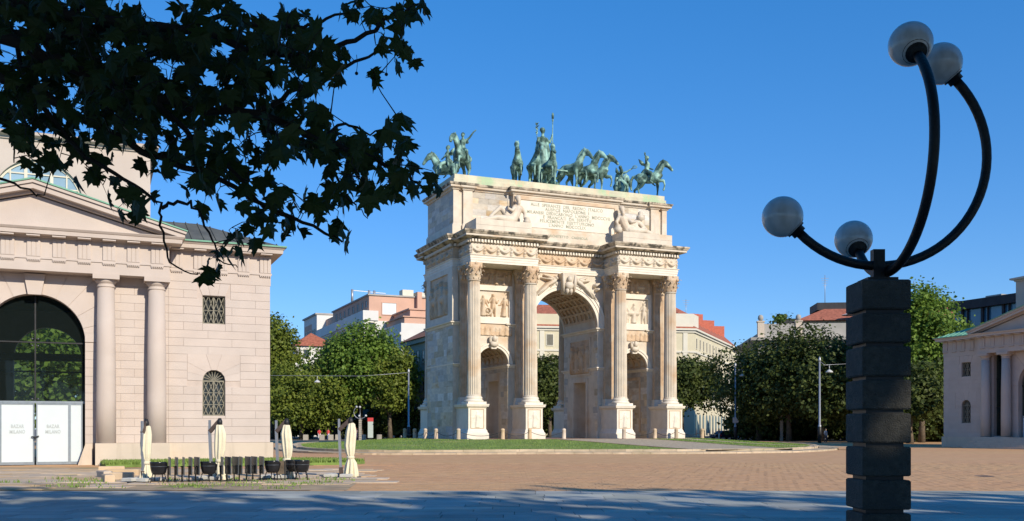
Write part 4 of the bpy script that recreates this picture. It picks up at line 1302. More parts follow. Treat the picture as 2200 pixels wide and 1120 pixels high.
        if min(p[1] for p in c) < cz+.43: c = [(p[0], max(p[1], cz+.43)) if abs(p[0]) > r_+.2 or True and p[1] < cz+.43 and abs(p[0]) > r_ else p for p in c]
        MB().prism(c, WY-.03, WY+.06).build('voussoir', M['pink_block'], wall)
    MB().prism([(-.30,cz+r_-.06),(.30,cz+r_-.06),(.48,cz+3.24),(-.48,cz+3.24)], WY-.24, WY+.05).build('keystone', M['pink_block'], wall)
    # --- plinth
    pl = MB()
    for s in (-1, 1):
        pl = MB()
        a, b = sorted((s*2.75, s*PHW)); pl.box(a, b, -.10, WY+.1, 0, ZP)
        a, b = sorted((s*(PHW-.01), s*(HWX+.14))); pl.box(a, b, WY-.16, WY+.1, 0, ZP-.01)
        a, b = sorted((s*(HWX-.3), s*(HWX+.14))); pl.box(a, b, WY+.1, DEP+.7, 0, ZP-.012)
        if not glazed: pl.prism([(s*2.30,0),(s*1.95,0),(s*2.28,ZP*.92),(s*2.30,ZP)] if s < 0 else [(1.95,0),(2.30,0),(2.30,ZP),(2.28,ZP*.92)], WY-.5, WY+.3)
        if not glazed: xs = sorted((s*2.30, s*2.62)); pl.box(xs[0], xs[1], WY-.5, WY+.1, 0, ZP-.004)
        pl.build('plinth', M['cream_base'], t)
    if glazed:
        for k in range(6): piece('step', t, -PHW+.02, PHW-.02, -.10-.34*(6-k), -.10, k*.18, (k+1)*.18-.004, M['cream_base'])
    # --- columns (plain shafts)
    cm = MB(); cm.lathe([(.47,ZP),(.47,ZP+2.2),(.455,ZP+4.5),(.40,ZA-.62)], 36); col = cm.mesh('column', M['pink'])
    km = MB(); km.lathe([(.40,ZA-.62),(.44,ZA-.60),(.44,ZA-.55),(.40,ZA-.53),(.405,ZA-.42),(.45,ZA-.40),(.47,ZA-.36),(.57,ZA-.24)], 36); km.box(-.62,.62,-.62,.62,ZA-.24,ZA-.003); cap = km.mesh('capital', M['pink'])
    for x in AX:
        o = link('column', col, t); o.location = (x, .47, 0); link('capital', cap, o)
    # --- entablature
    PLN = [(-HWX-.03,WY-.05),(-PHW,WY-.05),(-PHW,0),(PHW,0),(PHW,WY-.05),(HWX+.03,WY-.05),(HWX+.03,DEP+.65),(-HWX-.03,DEP+.65)]
    MB().sweep(PLN, [(0,ZA),(0,ZF-.10),(.05,ZF-.10),(.05,ZF),(0,ZF+.002)]).build('architrave', M['pink'], t)
    MB().sweep(PLN, [(-.02,ZF),(-.02,ZC)]).build('frieze', M['pink'], t)
    tri = MB()
    for q in (-1,0,1): tri.prism([(q*.2-.085,ZF+.01),(q*.2+.085,ZF+.01),(q*.2+.085,ZC-.12),(q*.2-.085,ZC-.12)], -.075, .02)
    tri.box(-.30,.30,-.05,.02,ZC-.12,ZC-.02); tri.box(-.30,.30,-.04,.02,ZF+.01,ZC-.12)
    tri.box(-.30,.30,-.085,-.0,ZF-.16,ZF-.101)
    for q in range(6): tri.frustum(-.28+q*.1,-.22+q*.1,-.085,-.02,ZF-.22,-.27+q*.1,-.23+q*.1,-.08,-.02,ZF-.16)
    trm = tri.mesh('triglyph', M['pink'])
    mu = MB().box(-.30,.30,-.52,.0,ZC-.0,ZC+.055).mesh('mutule', M['pink'])
    xs = [-5.65+2.26*.5*k*1.0 for k in range(11)]
    for x in xs:
        o = link('triglyph', trm, t); o.location = (x, -.0, 0); link('mutule', mu, o)
    for s in (-1,1):
        for k in range(5):
            o = link('triglyph', trm, t); o.location = (s*(PHW+.42+k*1.13), WY-.05, 0); link('mutule', mu, o)
    MB().sweep(PLN, [(.0,ZC-.002),(.10,ZC+.02),(.12,ZC+.07),(.56,ZC+.09),(.58,ZC+.28),(.62,ZC+.30),(.70,ZC+.40),(.70,ZT-.02),(.0,ZT)]).build('cornice', M['pink'], t)
    for s in (-1,1):
        a, b = sorted((s*(PHW+.72), s*(HWX+.77))); gu = MB(); gu.box(a, b, WY-.82, WY-.70, ZT-.03, ZT+.045); a, b = sorted((s*(HWX+.68), s*(HWX+.78))); gu.box(a, b, WY-.70, DEP+1.3, ZT-.03, ZT+.044); gu.build('gutter', M['copper'], t)
    # --- pediment
    HP, ZAP = 6.95, 13.90
    MB().prism([(-HP+.9,ZT-.02),(HP-.9,ZT-.02),(0,ZAP-.72)], .02, 5.0).build('tympanum', M['pink'], t)
    for s in (-1,1):
        rk = MB()
        def slope(x0, z0, x1, z1, y0, y1, th):
            d_ = Vector((x1-x0, z1-z0)).normalized(); n_ = Vector((-d_.y, d_.x)) if d_.x > 0 else Vector((d_.y,-d_.x))
            return [(x0,z0),(x1,z1),(x1+n_.x*th*0,z1+th),(x0+n_.x*th*0,z0+th)]
        rk.prism([(s*HP,ZT-.10),(0,ZAP-.52),(0,ZAP-.26),(s*HP,ZT+.12)], -.60, 5.0)
        rk.prism([(s*(HP-.55),ZT-.04),(0,ZAP-.66),(0,ZAP-.521),(s*(HP-.45),ZT+.06)], -.22, 5.0)
        rk.prism([(s*(HP+.04),ZT+.12),(0,ZAP-.259),(0,ZAP-.10),(s*(HP+.10),ZT+.25)], -.70, 5.0)
        rk.build('raking_cornice', M['pink'], t)
        cu = MB(); cu.prism([(s*(HP+.10),ZT+.251),(0,ZAP-.099),(0,ZAP-.02),(s*(HP+.14),ZT+.30)], -.76, 5.0)
        cu.build('gable_flashing', M['copper'], t)
        # hipped wing roof with standing seams
        rf = MB()
        xa, xb = s*4.6, s*(HWX+.60)
        ev = ZT+.045
        rf.add([(xb,WY-.60,ev),(xb,DEP+1.2,ev),(s*(HWX-3.4),DEP-3.2,ZT+1.75),(s*(HWX-3.4),WY+3.6,ZT+1.75),(xa,WY-.60,ev),(xa,WY+3.6,ZT+1.75),(xa,DEP+1.2,ev),(xa,DEP-3.2,ZT+1.75)],
               [(0,1,2,3),(4,0,3,5),(1,6,7,2),(3,2,7,5)])
        roof = rf.build('roof', M['zinc'] if not glazed else M['copper'], t)
        for k in range(12):
            x = xa + (xb-xa)*(k+.5)/12
            zt = 1.75; f = 1.0
            lim = s*(HWX-3.4)
            if abs(x) > abs(lim): f = (abs(xb)-abs(x))/(abs(xb)-abs(lim))
            m = MB(); m.bar((x, WY-.58, ev+.03), (x, WY-.60+4.2*f, ev+.03+(1.75-.045)*f), .05, .06); m.build('roof_seam', M['zinc'] if not glazed else M['copper'], roof)
    # --- raised middle with the half-round window
    LX, LZ, LR = 5.55, 13.9, 2.15
    u = MB(); y0 = 4.6
    u.box(-LX, -LR, y0, y0+.7, ZT, 17.0); u.box(LR, LX, y0, y0+.7, ZT, 17.0); u.box(-LR, LR, y0, y0+.7, ZT, LZ)
    PA = arc_pts(0, LZ, LR, 0, 180, 28)
    V, F = [], []
    for yy in (y0, y0+.7):
        V += [(p[0],yy,p[1]) for p in PA] + [(p[0],yy,17.0) for p in PA]
    k = 29
    for i in range(28):
        F += [(i,k+i,k+i+1,i+1),(2*k+i,2*k+i+1,3*k+i+1,3*k+i),(i,i+1,2*k+i+1,2*k+i)]
    u.add(V, F)
    u.box(-LX, -LX+.6, y0+.7, DEP-2, ZT, 17.0); u.box(LX-.6, LX, y0+.7, DEP-2, ZT, 17.0); u.box(-LX, LX, DEP-2, DEP-1.4, ZT, 17.0); u.box(-LX+.6,LX-.6,y0+2,y0+2.1,ZT,16.9)
    u.build('upper_wall', M['pink'], t)
    MB().sweep([(-LX,y0),(LX,y0),(LX,DEP-1.4),(-LX,DEP-1.4)], [(.0,16.98),(.10,17.0),(.12,17.12),(.42,17.2),(.44,17.36),(.0,17.4)]).build('upper_cornice', M['pink'], t)
    up = MB(); up.frustum(-LX-.44,LX+.44,y0-.44,DEP-.96,17.365,-1,1,y0+5,DEP-6,18.6); up.build('upper_roof', M['zinc'], t)
    fr = MB(); fa = MB()
    ring = arc_pts(0, LZ, LR-.01, 0, 180, 28); rin = arc_pts(0, LZ, LR-.13, 0, 180, 28)
    for i in range(28): fr.prism([rin[i], ring[i], ring[i+1], rin[i+1]], y0+.18, y0+.30)
    for x in (-1.35,-.62,.62,1.35):
        hh = math.sqrt(LR*LR-x*x)-.05; wd = .16 if abs(x) < 1 else .07
        fr.box(x-wd/2, x+wd/2, y0+.17, y0+.31, LZ, LZ+hh)
    for z in (.72, 1.40):
        hh = math.sqrt(LR*LR-z*z)-.05; fr.box(-hh, hh, y0+.19, y0+.29, LZ+z-.035, LZ+z+.035)
    fr.box(-LR+.02, LR-.02, y0+.16, y0+.32, LZ, LZ+.10)
    win = fr.build('lunette_window', M['cream_trim'], t)
    pn = MB(); pn.add([(p[0], y0+.25, p[1]) for p in arc_pts(0, LZ, LR-.03, 0, 180, 28)], [tuple(range(29))]); pn.build('pane', M['pane_lit'], win)
    # --- grilled windows
    def lattice(x0, x1, z0, z1, arch_top=None):
        m = MB(); cx = (x0+x1)/2; y = WY+.16; b = .035
        m.box(x0, x0+.05, y-.02, y+.03, z0, z1); m.box(x1-.05, x1, y-.02, y+.03, z0, z1); m.box(cx-.03, cx+.03, y-.021, y+.031, z0, z1)
        m.box(x0, x1, y-.022, y+.032, z0, z0+.06); m.box(x0, x1, y-.022, y+.032, z1-.06, z1)
        rows = max(2, int(round((z1-z0)/.62)))
        for r in range(rows):
            za, zb = z0+(z1-z0)*r/rows, z0+(z1-z0)*(r+1)/rows
            m.box(x0, x1, y-.015, y+.02, zb-.035, zb)
            for xa, xb in ((x0+.04, cx), (cx, x1-.04)):
                md = (xa+xb)/2
                for p, q in (((xa,za),(md,zb)),((md,zb),(xb,za)),((xa,zb),(md,za)),((md,za),(xb,zb))):
                    m.bar((p[0],y,p[1]), (q[0],y,q[1]), b, b)
        if arch_top:
            for a in range(0,181,20): m.bar((cx,y,z1), (cx+ow*.97*math.cos(R(a)),y,z1+ow*.97*math.sin(R(a))), b, b)
            pr = None
            for p in arc_pts(cx, z1, ow-.03, 0, 180, 14):
                if pr: m.bar((pr[0],y,pr[1]), (p[0],y,p[1]), .05, .05)
                pr = p
        return m
    for s in (-1,1):
        for (z0, z1, at_) in ((2.50,4.36,True),(7.36,8.84,None)):
            cxw = s*8.53
            g_ = lattice(cxw-ow+.01, cxw+ow-.01, z0, z1, at_).build('window', M['grille'], t)
            pn = MB(); pn.box(cxw-ow+.005, cxw+ow-.005, WY+.34, WY+.38, z0+.01, (4.9 if at_ else z1)-.01); pn.build('pane', M['pane'], g_)
    # --- portal glazing and doors
    gy = WY+.48
    gl = MB(); DH = 3.18
    A = arc_pts(0, cz, r_-.02, 0, 180, 24)
    gl.add([(r_-.02,gy,DH),(p_[0],gy,p_[1])] if False else [(-r_+.02,gy,DH),(r_-.02,gy,DH)] + [(p[0],gy,p[1]) for p in A], [tuple(range(27))])
    glz = gl.build('portal_glass', M['glass'], t)
    mull = MB(); mull.box(-.035,.035,gy-.05,gy+.03,DH,cz+r_-.04); mull.box(-r_+.03,r_-.03,gy-.045,gy+.025,cz-.12,cz-.05)
    mull.build('mullion', M['iron'], glz)
    for x in (-.13,.13):
        for z in (cz-.26,cz+.08,DH+.12):
            b = MB(); b.lathe([(.0,.0),(.05,.01),(.05,.05)],10); o = b.build('glass_fitting', M['chrome'], glz); o.location = (x, gy-.06, z); o.rotation_euler = (R(90),0,0)
    MB().box(-r_+.02, r_-.02, gy-.09, gy+.05, DH-.09, DH+.02).build('transom', M['steel'], t)
    for x0, x1 in ((-2.1,-1.62),(-1.50,-.10),(.10,1.50),(1.62,2.1)):
        dr = MB()
        wide = x1-x0 > 1
        dr.box(x0, x1, gy-.05, gy+.01, .16, DH-.10)
        leaf_ = dr.build('door' if wide else 'side_panel', M['door_white'], t)
        f = MB(); f.box(x0-.06, x0, gy-.08, gy+.02, .02, DH-.09); f.box(x1, x1+.06, gy-.08, gy+.02, .02, DH-.09); f.box(x0, x1, gy-.075, gy+.02, .02, .16); f.box(x0,x1,gy-.075,gy+.02,DH-.16,DH-.091)
        f.build('frame', M['steel'], leaf_)
        if wide and not glazed:
            for i, s_ in enumerate(('BAZAR', 'MILANO')):
                text('lettering', s_, .24, M['door_text'], leaf_, ((x0+x1)/2, gy-.062, 1.86-.27*i), .72)
    hb = MB(); hb.tube([(-.17,gy-.16,1.42),(0,gy-.20,1.40),(.17,gy-.16,1.45)], .03, 8); hb.box(-.05,.05,gy-.22,gy-.15,1.28,1.40); hb.build('padlock_chain', M['iron'], t)
    if glazed:
        for s in (-1,1):
            a, b = sorted((s*3.76, s*5.14)); gg = MB(); gg.box(a, b, WY+.4, WY+.42, 1.2, 9.34); q = gg.build('porch_glass', M['glass'], t)
            mm = MB(); mm.box(a, b, WY+.36, WY+.44, 4.0, 4.07); mm.box(a, b, WY+.36, WY+.44, 6.9, 6.97); mm.box((a+b)/2+.3, (a+b)/2+.36, WY+.365, WY+.435, 1.2, 9.34); mm.build('mullion', M['iron'], q)
            mm = MB(); mm.tube([((a+b)/2+.1,WY+1.0,1.2),((a+b)/2+.1,WY+1.0,9.3)], .45, 20); mm.build('inner_column', M['cream_base'], t)
    return t
casello('pink toll house with grilled windows and pediment, left foreground', (-23.23, 47.47, 0), TH, False)
rc = casello('shaded pink toll house with porch steps, right edge of the square', (46.23, 86.95, 0), TH-R(90), True)
rc.scale = (.93,.93,.93)
# ================================================================ globe lamps on granite pillars
def globe_lamp(near):
    t = thing('globe_lamp', 'x', 'street lamp')
    w, bh, nb = .412, .2846, 11
    gm = M['granite'] if near else M['granite_far']
    bl = MB()
    e = .012
    hw = w/2
    bl.sweep([(-hw,-hw),(hw,-hw),(hw,hw),(-hw,hw)], [(-e,.0),(0,e),(0,bh-.032-e),(-e,bh-.032)])
    blm = bl.mesh('granite_block', gm)
    for k in range(nb):
        o = link('granite_block', blm, t); o.location = (0,0,k*bh+.016)
        o.rotation_euler = (0,0,R(random.uniform(-.35,.35)))
    MB().box(-hw+.045, hw-.045, -hw+.045, hw-.045, 0, nb*bh-.03).build('core', M['iron'], t)
    top = nb*bh
    lm = M['lamp_black'] if near else M['alu']
    ps = MB(); ps.box(-.05,.05,-.04,.04,top-.012,top+.27); ps.box(-.13,.13,-.13,.13,top-.010,top+.015); ps.build('post', lm, t)
    gl = M['globe']
    for k, (ax, zc, a_lo, a_hi) in enumerate(((0, top+1.08, -136, 44), (1, top+1.02, -138, 48))):
        rr = .95
        pts = []
        for i in range(37):
            a = R(a_lo+(a_hi-a_lo)*i/36); pts.append((rr*math.cos(a), zc+rr*math.sin(a)))
        def m3(h, z): return (h, 0, z) if ax == 0 else (.085, -h, z)
        am = MB(); am.tube([m3(*p) for p in pts], .040, 14); arm = am.build('arm', lm, t)
        for end, sg in ((0,-1),(36,1)):
            p, q = Vector(pts[end]), Vector(pts[end-1 if end else 1])
            d = (p-q).normalized(); c = p + d*.20
            col = MB()
            P3 = [Vector(m3(*(p+d*s_))) for s_ in (-.01,.03,.032,.055,.056,.085)]
            col.tube(P3, [.062,.062,.085,.085,.105,.10], 18)
            col.build('collar', lm, arm)
            gb = MB(); gb.ball(m3(*c), .176, .176, .176, 40, 24); gb.build('globe', gl, arm)
    return t
def globe_mat():
    m, nt, b = new_mat('opal_globe')
    N, L = nt.nodes, nt.links
    g = N.new('ShaderNodeNewGeometry')
    n = N.new('ShaderNodeTexNoise'); n.inputs['Scale'].default_value = 14; n.inputs['Detail'].default_value = 8
    mp = N.new('ShaderNodeMapping'); mp.inputs['Scale'].default_value = (1,1,.35)
    L.new(g.outputs['Position'], mp.inputs['Vector']); L.new(mp.outputs['Vector'], n.inputs['Vector'])
    r = N.new('ShaderNodeValToRGB'); r.color_ramp.elements[0].position = .35; r.color_ramp.elements[1].position = .62
    r.color_ramp.elements[0].color = (.46,.46,.44,1); r.color_ramp.elements[1].color = (.56,.565,.555,1)
    L.new(n.outputs['Fac'], r.inputs['Fac']); L.new(r.outputs['Color'], b.inputs['Base Color'])
    b.inputs['Roughness'].default_value = .16; b.inputs['Specular IOR Level'].default_value = .5
    b.inputs['Subsurface Weight'].default_value = .3; b.inputs['Subsurface Radius'].default_value = (.08,.08,.08)
    return m
M['globe'] = globe_mat()
lamp = globe_lamp(True)
lamp['label'] = 'tall dark granite pillar lamp with four grey globes, right foreground'
lamp['group'] = 'pillar lamps with four globes'
lamp.location = (at(1853, 8.3).x + .206, 8.3+.206, 0)
proto = globe_lamp(False)
far_spots = [(774, 146, 185, 'pale pillar lamp with four white globes, beside the distant people'), (1679, 141, 170, 'dark distant pillar lamp below the trees right of the arch'),
             (745, 196, 120, 'farther globe lamp peeping above the rightmost closed parasol'), (1822, 150, 20, 'globe lamp mostly hidden behind the big granite pillar')]
for i, (px, Y, rz, lab) in enumerate(far_spots):
    o = proto if i == 0 else copy_tree(proto)
    o.location = at(px, Y); o.rotation_euler = (0,0,R(rz)); o['label'] = lab; o['group'] = 'pillar lamps with four globes'

# ================================================================ terrace beside the left toll house
rn = random.Random(9)
def cas(x, y): return Vector((-23.23 + x*UX - y*UY, 47.47 + x*UY + y*UX))
terr = []
g = MB(); q = [at(-260,29.0), at(745,29.0), at(770,33.5), at(765,39), at(735,44), at(-300,47)]
g.add([(p.x,p.y,.006) for p in q], [tuple(range(len(q)))])
terrace = tag(g.build('terrace', M['joint']), 'worn beige stone terrace beside the left toll house', 'terrace', kind='structure')
M['terrace_earth'] = surf('terrace_earth', (.37,.275,.175), .2, 1.2, .95, .4, 12, col2=(.16,.19,.06), mix_scale=.5, mix_lo=.55, mix_hi=.7)
terrace.data.materials[0] = M['terrace_earth']
y = 29.15
while y < 43.5:
    d = rn.choice((.62,.72,.85)) if y > 33.5 else .9
    xl, xr = at(-200,y).x, at(745 if y > 31 else 200,y).x
    x = xl + rn.uniform(0,1)
    while x < xr:
        w = rn.uniform(.9,2.3)
        if rn.random() < (.93 if y > 31.5 else .70):
            px = 1100+FPX*x/y
            tilt = rn.uniform(-.006,.006)
            o = piece('terrace_slab', terrace, x+.02, x+w-.02, y+.02, y+d-.02, -.06, .022+rn.uniform(0,.02), M['terrace'])
            o.rotation_euler = (tilt, tilt, R(rn.uniform(-.8,.8)))
        x += w
    y += d
# weeds in the joints
pts = []
for k in range(48):
    c = at(rn.uniform(0,760), rn.uniform(29.2,36))
    for j in range(rn.randint(8,36)): pts.append((c.x+rn.gauss(0,.30), c.y+rn.gauss(0,.07), .03))
tag(blades('weeds', pts, .09, M['grass']), 'green weeds growing in the terrace joints', 'weeds', kind='stuff')
# grass strip along the plinth, with rounded right end
strip = [cas(3.0,-.2), cas(11.8,.5), cas(14.5,-.9), cas(15.6,-3.2), cas(14.4,-4.4), cas(11.0,-4.0), cas(7.0,-3.4), cas(3.2,-3.2)]
g = MB(); g.prism([(p.x,p.y) for p in strip][::-1], .0, .13, 'z')
tag(g.build('grass_strip', M['lawn']), 'narrow grass bed at the foot of the left toll house', 'grass bed', kind='structure')
pts = []
from mathutils.geometry import intersect_point_tri_2d
def inside(p, poly):
    c = False; n = len(poly)
    for i in range(n):
        a, b = poly[i], poly[i-1]
        if (a.y > p.y) != (b.y > p.y) and p.x < (b.x-a.x)*(p.y-a.y)/(b.y-a.y)+a.x: c = not c
    return c
while len(pts) < 16000:
    p = Vector((rn.uniform(-24,-4), rn.uniform(40,56)))
    if inside(p, strip): pts.append((p.x, p.y, .12))
tag(blades('grass', pts, .15, M['grass']), 'tufted grass in the bed by the left toll house', 'grass', kind='stuff')
# loose kerb blocks at the left end of the bed
for i, (px, Y, l, rz, lab) in enumerate(((240,40.5,1.0,20,'beige kerb block at the left end of the grass bed'),(262,37.6,1.3,8,'pinkish loose kerb block lying on the terrace'),(225,36.2,1.1,-55,'slanting kerb block nearest the terrace corner'),(262,34.9,.8,5,'small low kerb block in front of the loose pinkish one'),(232,33.4,.9,-60,'half sunk kerb block among weeds'))):
    bl = MB(); hl = l/2; bl.sweep([(-hl,-.16),(hl,-.16),(hl,.16),(-hl,.16)], [(0,0),(0,.24),(-.03,.27)])
    o = tag(bl.build('kerb_block', M['terrace']), lab, 'stone block', 'loose kerb blocks on the terrace'); o.location = at(px, Y); o.rotation_euler = (0,0,R(rz))

# --- closed cantilever parasols
def parasol(lab, base, off, H, rz, lean):
    """base: ground point of the post; canopy hangs from the arm at distance off"""
    t = thing('parasol', lab, 'parasol', base, rz, 'closed cream parasols on the terrace')
    ps = MB(); ps.bar((0,0,.06), (lean,0,H-.30), .085, .085); ps.build('post', M['alu'], t)
    sl = MB(); sl.bar((0,0,.05), (lean*.16,0,.40), .12, .12); sl.build('sleeve', M['brown_arm'], t)
    tp = MB(); tp.bar((lean*.96,0,H-.32), (lean,0,H+.03), .07, .07); tp.build('post_head', M['alu'], t)
    am = MB(); am.bar((lean*.9,0,H-.38), (off,0,H+.02), .095, .13); am.build('arm', M['brown_arm'], t)
    hb = MB(); hb.lathe([(.06,H-.16),(.09,H-.12),(.09,H-.02),(.05,H+.10)], 12, (off,0,0)); hb.build('hub', M['iron'], t)
    bs = MB(); bs.bar((-.75,0,.03),(.75,0,.03),.10,.06); bs.bar((0,-.75,.03),(0,.75,.03),.10,.06); bs.build('cross_foot', M['iron'], t)
    for sx, sy in ((-1,-1),(1,-1),(1,1),(-1,1)):
        wb = MB(); wb.sweep([(-.20,-.20),(.20,-.20),(.20,.20),(-.20,.20)], [(0,.065),(0,.15),(-.02,.17)]); o = wb.build('ballast_slab', M['concrete'], t); o.location = (sx*.30, sy*.30, 0)
    # furled canvas: pleated, tied below the middle, flaring to the hem
    prof = [(H-.10,.06,0),(H-.16,.13,.25),(H-.45,.19,.30),(H-.95,.20,.30),(H-1.25,.165,.25),(H-1.36,.12,.15),(H-1.42,.125,.15),(H-1.60,.20,.35),(H-1.95,.27,.45),(H-2.13,.29,.50),(H-2.16,.27,.50)]
    V, F = [], []; n = 64; rr = random.Random(int(base.x*100))
    ph = [rr.uniform(-.35,.35) for _ in range(9)]
    for z, r, pl in prof:
        for k in range(n):
            a = 2*math.pi*k/n
            f = 1 + pl*.55*math.sin(8*a+ph[int(a/6.2832*8) % 9]*2) + pl*.25*math.sin(16*a+1+z*2)
            drop = .06*math.sin(8*a+1.2+ph[k % 8]) * (1 if z < H-2 else 0)
            V.append((off+r*.87*f*math.cos(a)+.03*math.sin(z*4+base.x), r*.87*f*.9*math.sin(a), z+drop))
    m = len(prof)
    for j in range(m-1):
        for k in range(n): F.append((j*n+k, (j+1)*n+k, (j+1)*n+(k+1) % n, j*n+(k+1) % n))
    F.append(tuple(range(n)))
    c = MB(); c.add(V, F, True); cv = c.build('canvas', M['canvas'], t)
    tie = MB(); tie.lathe([(.135,H-1.44),(.15,H-1.41),(.15,H-1.37),(.13,H-1.34)], 20, (off,0,0), cap=False); tie.build('tie_strap', M['canvas'], cv)
    return t
P_ = [(733,36.2,'closed cream parasol standing apart, rightmost, on concrete slabs',.36,2.16,-8,.0), (598,35.3,'closed cream parasol between black chairs, third from left',.32,2.10,-10,.0),
      (455,34.3,'closed cream parasol behind a black chair, second from left',.30,2.10,-10,0), (309,33.2,'closed cream parasol at the left end of the terrace row',.12,2.06,70,.0)]
for px, Y, lab, off, H, rz, ln in P_: parasol(lab, at(px, Y), off, H, R(rz), -.08)

# --- tub chairs
def tub_chair():
    t = thing('tub_chair', 'x', 'chair')
    V, F = [], []; n = 25
    rows = ((.27,.17,.17),(.32,.225,.23),(.46,.262,.27),(.66,.28,.29),(.70,.285,.295),(.70,.262,.272),(.55,.245,.25),(.41,.215,.215))
    for z, rx, ry in rows:
        for k in range(n):
            a = R(-25+230*k/(n-1)); arm = math.sin(max(0,min(1,(k/(n-1)-.0)))*math.pi)
            zz = z if z < .5 else z - (.13*(1-min(1,arm*1.6)))
            V.append((rx*math.cos(a), ry*math.sin(a), zz))
    for j in range(len(rows)-1):
        for k in range(n-1): F.append((j*n+k, j*n+k+1, (j+1)*n+k+1, (j+1)*n+k))
    m = MB(); m.add(V, F, True); m.build('shell', M['black_plastic'], t)
    s = MB(); s.lathe([(.10,.265),(.165,.27),(.215,.33),(.22,.40),(.05,.41)], 24); s.build('seat', M['black_plastic'], t)
    b = MB(); V = []; F = []
    for z in (.535,.555):
        for k in range(n):
            a = R(-5+190*k/(n-1)); V.append((.272*math.cos(a), .282*math.sin(a), z))
    for k in range(n-1): F.append((k,k+1,n+k+1,n+k))
    b.add(V, F, True); b.build('trim_band', M['chrome'], t)
    for sx in (-1,1):
        for sy in (-1,1):
            l = MB(); l.tube([(sx*.15,sy*.15,.30),(sx*.215,sy*.225,0)], [.017,.013], 8); l.build('leg', M['black_plastic'], t)
    return t
tc = tub_chair()
for i, (px, Y, rz, lab) in enumerate(((341,32.6,5,'black tub chair just right of the leftmost parasol'),(449,33.1,-25,'black tub chair in front of the second parasol'),(586,34.0,-20,'black tub chair left of the third parasol'),(648,34.4,8,'shiny black tub chair right of the third parasol'),(628,34.9,30,'black tub chair half hidden behind the third parasol'))):
    o = tc if i == 0 else copy_tree(tc)
    p = at(px, Y); p.z = .03; o.location = p; o.rotation_euler = (0,0,R(rz+180)); o['label'] = lab; o['group'] = 'black tub chairs on the terrace'
# --- tables with their tops tipped upright
def flip_table():
    t = thing('flip_top_table', 'x', 'table')
    b = MB(); b.bar((-.26,0,.02),(.26,0,.02),.06,.035); b.bar((0,-.26,.02),(0,.26,.02),.06,.034); b.build('foot', M['iron'], t)
    p = MB(); p.tube([(0,0,.03),(0,0,.52)], .024, 10); p.box(-.05,.05,-.04,.04,.50,.54); p.build('post', M['iron'], t)
    tp = MB(); tp.sweep([(.035,-.31),(.06,-.31),(.06,.31),(.035,.31)], [(0,.24),(.004,.25),(.004,.83),(0,.84)]); tp.build('table_top', M['table_top'], t)
    return t
ft = flip_table()
tabs = [(361,32.9,3),(376,32.9,6),(391,33.0,2),(406,33.0,8),(420,33.1,16),(474,33.4,5),(487,33.5,20),(503,33.6,22),(514,33.6,8),(530,33.7,20),(543,33.8,20),(559,33.9,14)]
ords = ['first','second','third','fourth','fifth']
for i, (px, Y, rz) in enumerate(tabs):
    o = ft if i == 0 else copy_tree(ft)
    p = at(px, Y); p.z = .03; o.location = p; o.rotation_euler = (0,0,R(rz*.75+2-(px-1100)/36.6))
    o['label'] = ('dark tipped-up cafe table, %s from the left between first and second parasols' % ords[i]) if i < 5 else ('dark tipped-up cafe table, number %s counting rightwards from the second parasol' % ['one','two','three','four','five','six','seven'][i-5])
    o['group'] = 'tipped-up cafe tables on the terrace'
# signboard leaning by the third parasol
sb = thing('menu_board', 'brown wooden menu board beside the third parasol', 'sign', at(604,34.0), R(10))
b = MB(); b.sweep([(-.16,-.02),(.16,-.02),(.16,.02),(-.16,.02)], [(0,.25),(0,.70)]); b.build('board', M['bark'], sb)
for s in (-1,1): MB().box(s*.13-.02, s*.13+.02, -.03, .03, 0, .70).build('leg', M['iron'], sb)

# ================================================================ bollards and chains round the arch
spots = [(-13.2,10.6),(-13.2,7.2),(-13.2,3.8),(-13.2,.6),(-12.6,-3.9),(-8.5,-4.4),(-5.9,-4.6),(-2.4,-4.6),(4.0,-4.6),(7.5,-4.5),(10.0,-4.4),(13.3,-4.0),(13.6,.5),(13.6,4.5)]
bm_ = MB(); bm_.lathe([(.20,0),(.20,.05),(.185,.06),(.18,.80),(.19,.82),(.185,.90),(.12,.97),(0,1.0)], 20)
bme = bm_.mesh('bollard', M['terrace'])
near_ = ['at the back of the shaded flank','second along the shaded flank','third along the shaded flank','by the near corner of the shaded flank','left of the first pedestal','in front of the left side arch','left of the second pedestal','at the left of the main arch','at the right of the main arch','in front of the third pedestal','in front of the right side arch','right of the last pedestal','beyond the right corner of the arch','farthest on the right of the arch']
for i, (x, y) in enumerate(spots):
    o = tag(link('bollard', bme), 'short round stone bollard ' + near_[i], 'bollard', 'chained bollards round the arch'); o.location = arch_w(x, y, 0)
    o.data = bme
for i in range(len(spots)-1):
    if i == 7: continue
    a, b = arch_w(*spots[i], .72), arch_w(*spots[i+1], .72)
    m = MB(); pts = []
    for k in range(13):
        t_ = k/12; p = a.lerp(b, t_); p.z -= .42*4*t_*(1-t_); pts.append(p)
    m.tube(pts, .024, 6)
    tag(m.build('chain', M['iron']), 'iron chain hung from the bollard ' + near_[i], 'chain', 'chains between the bollards')

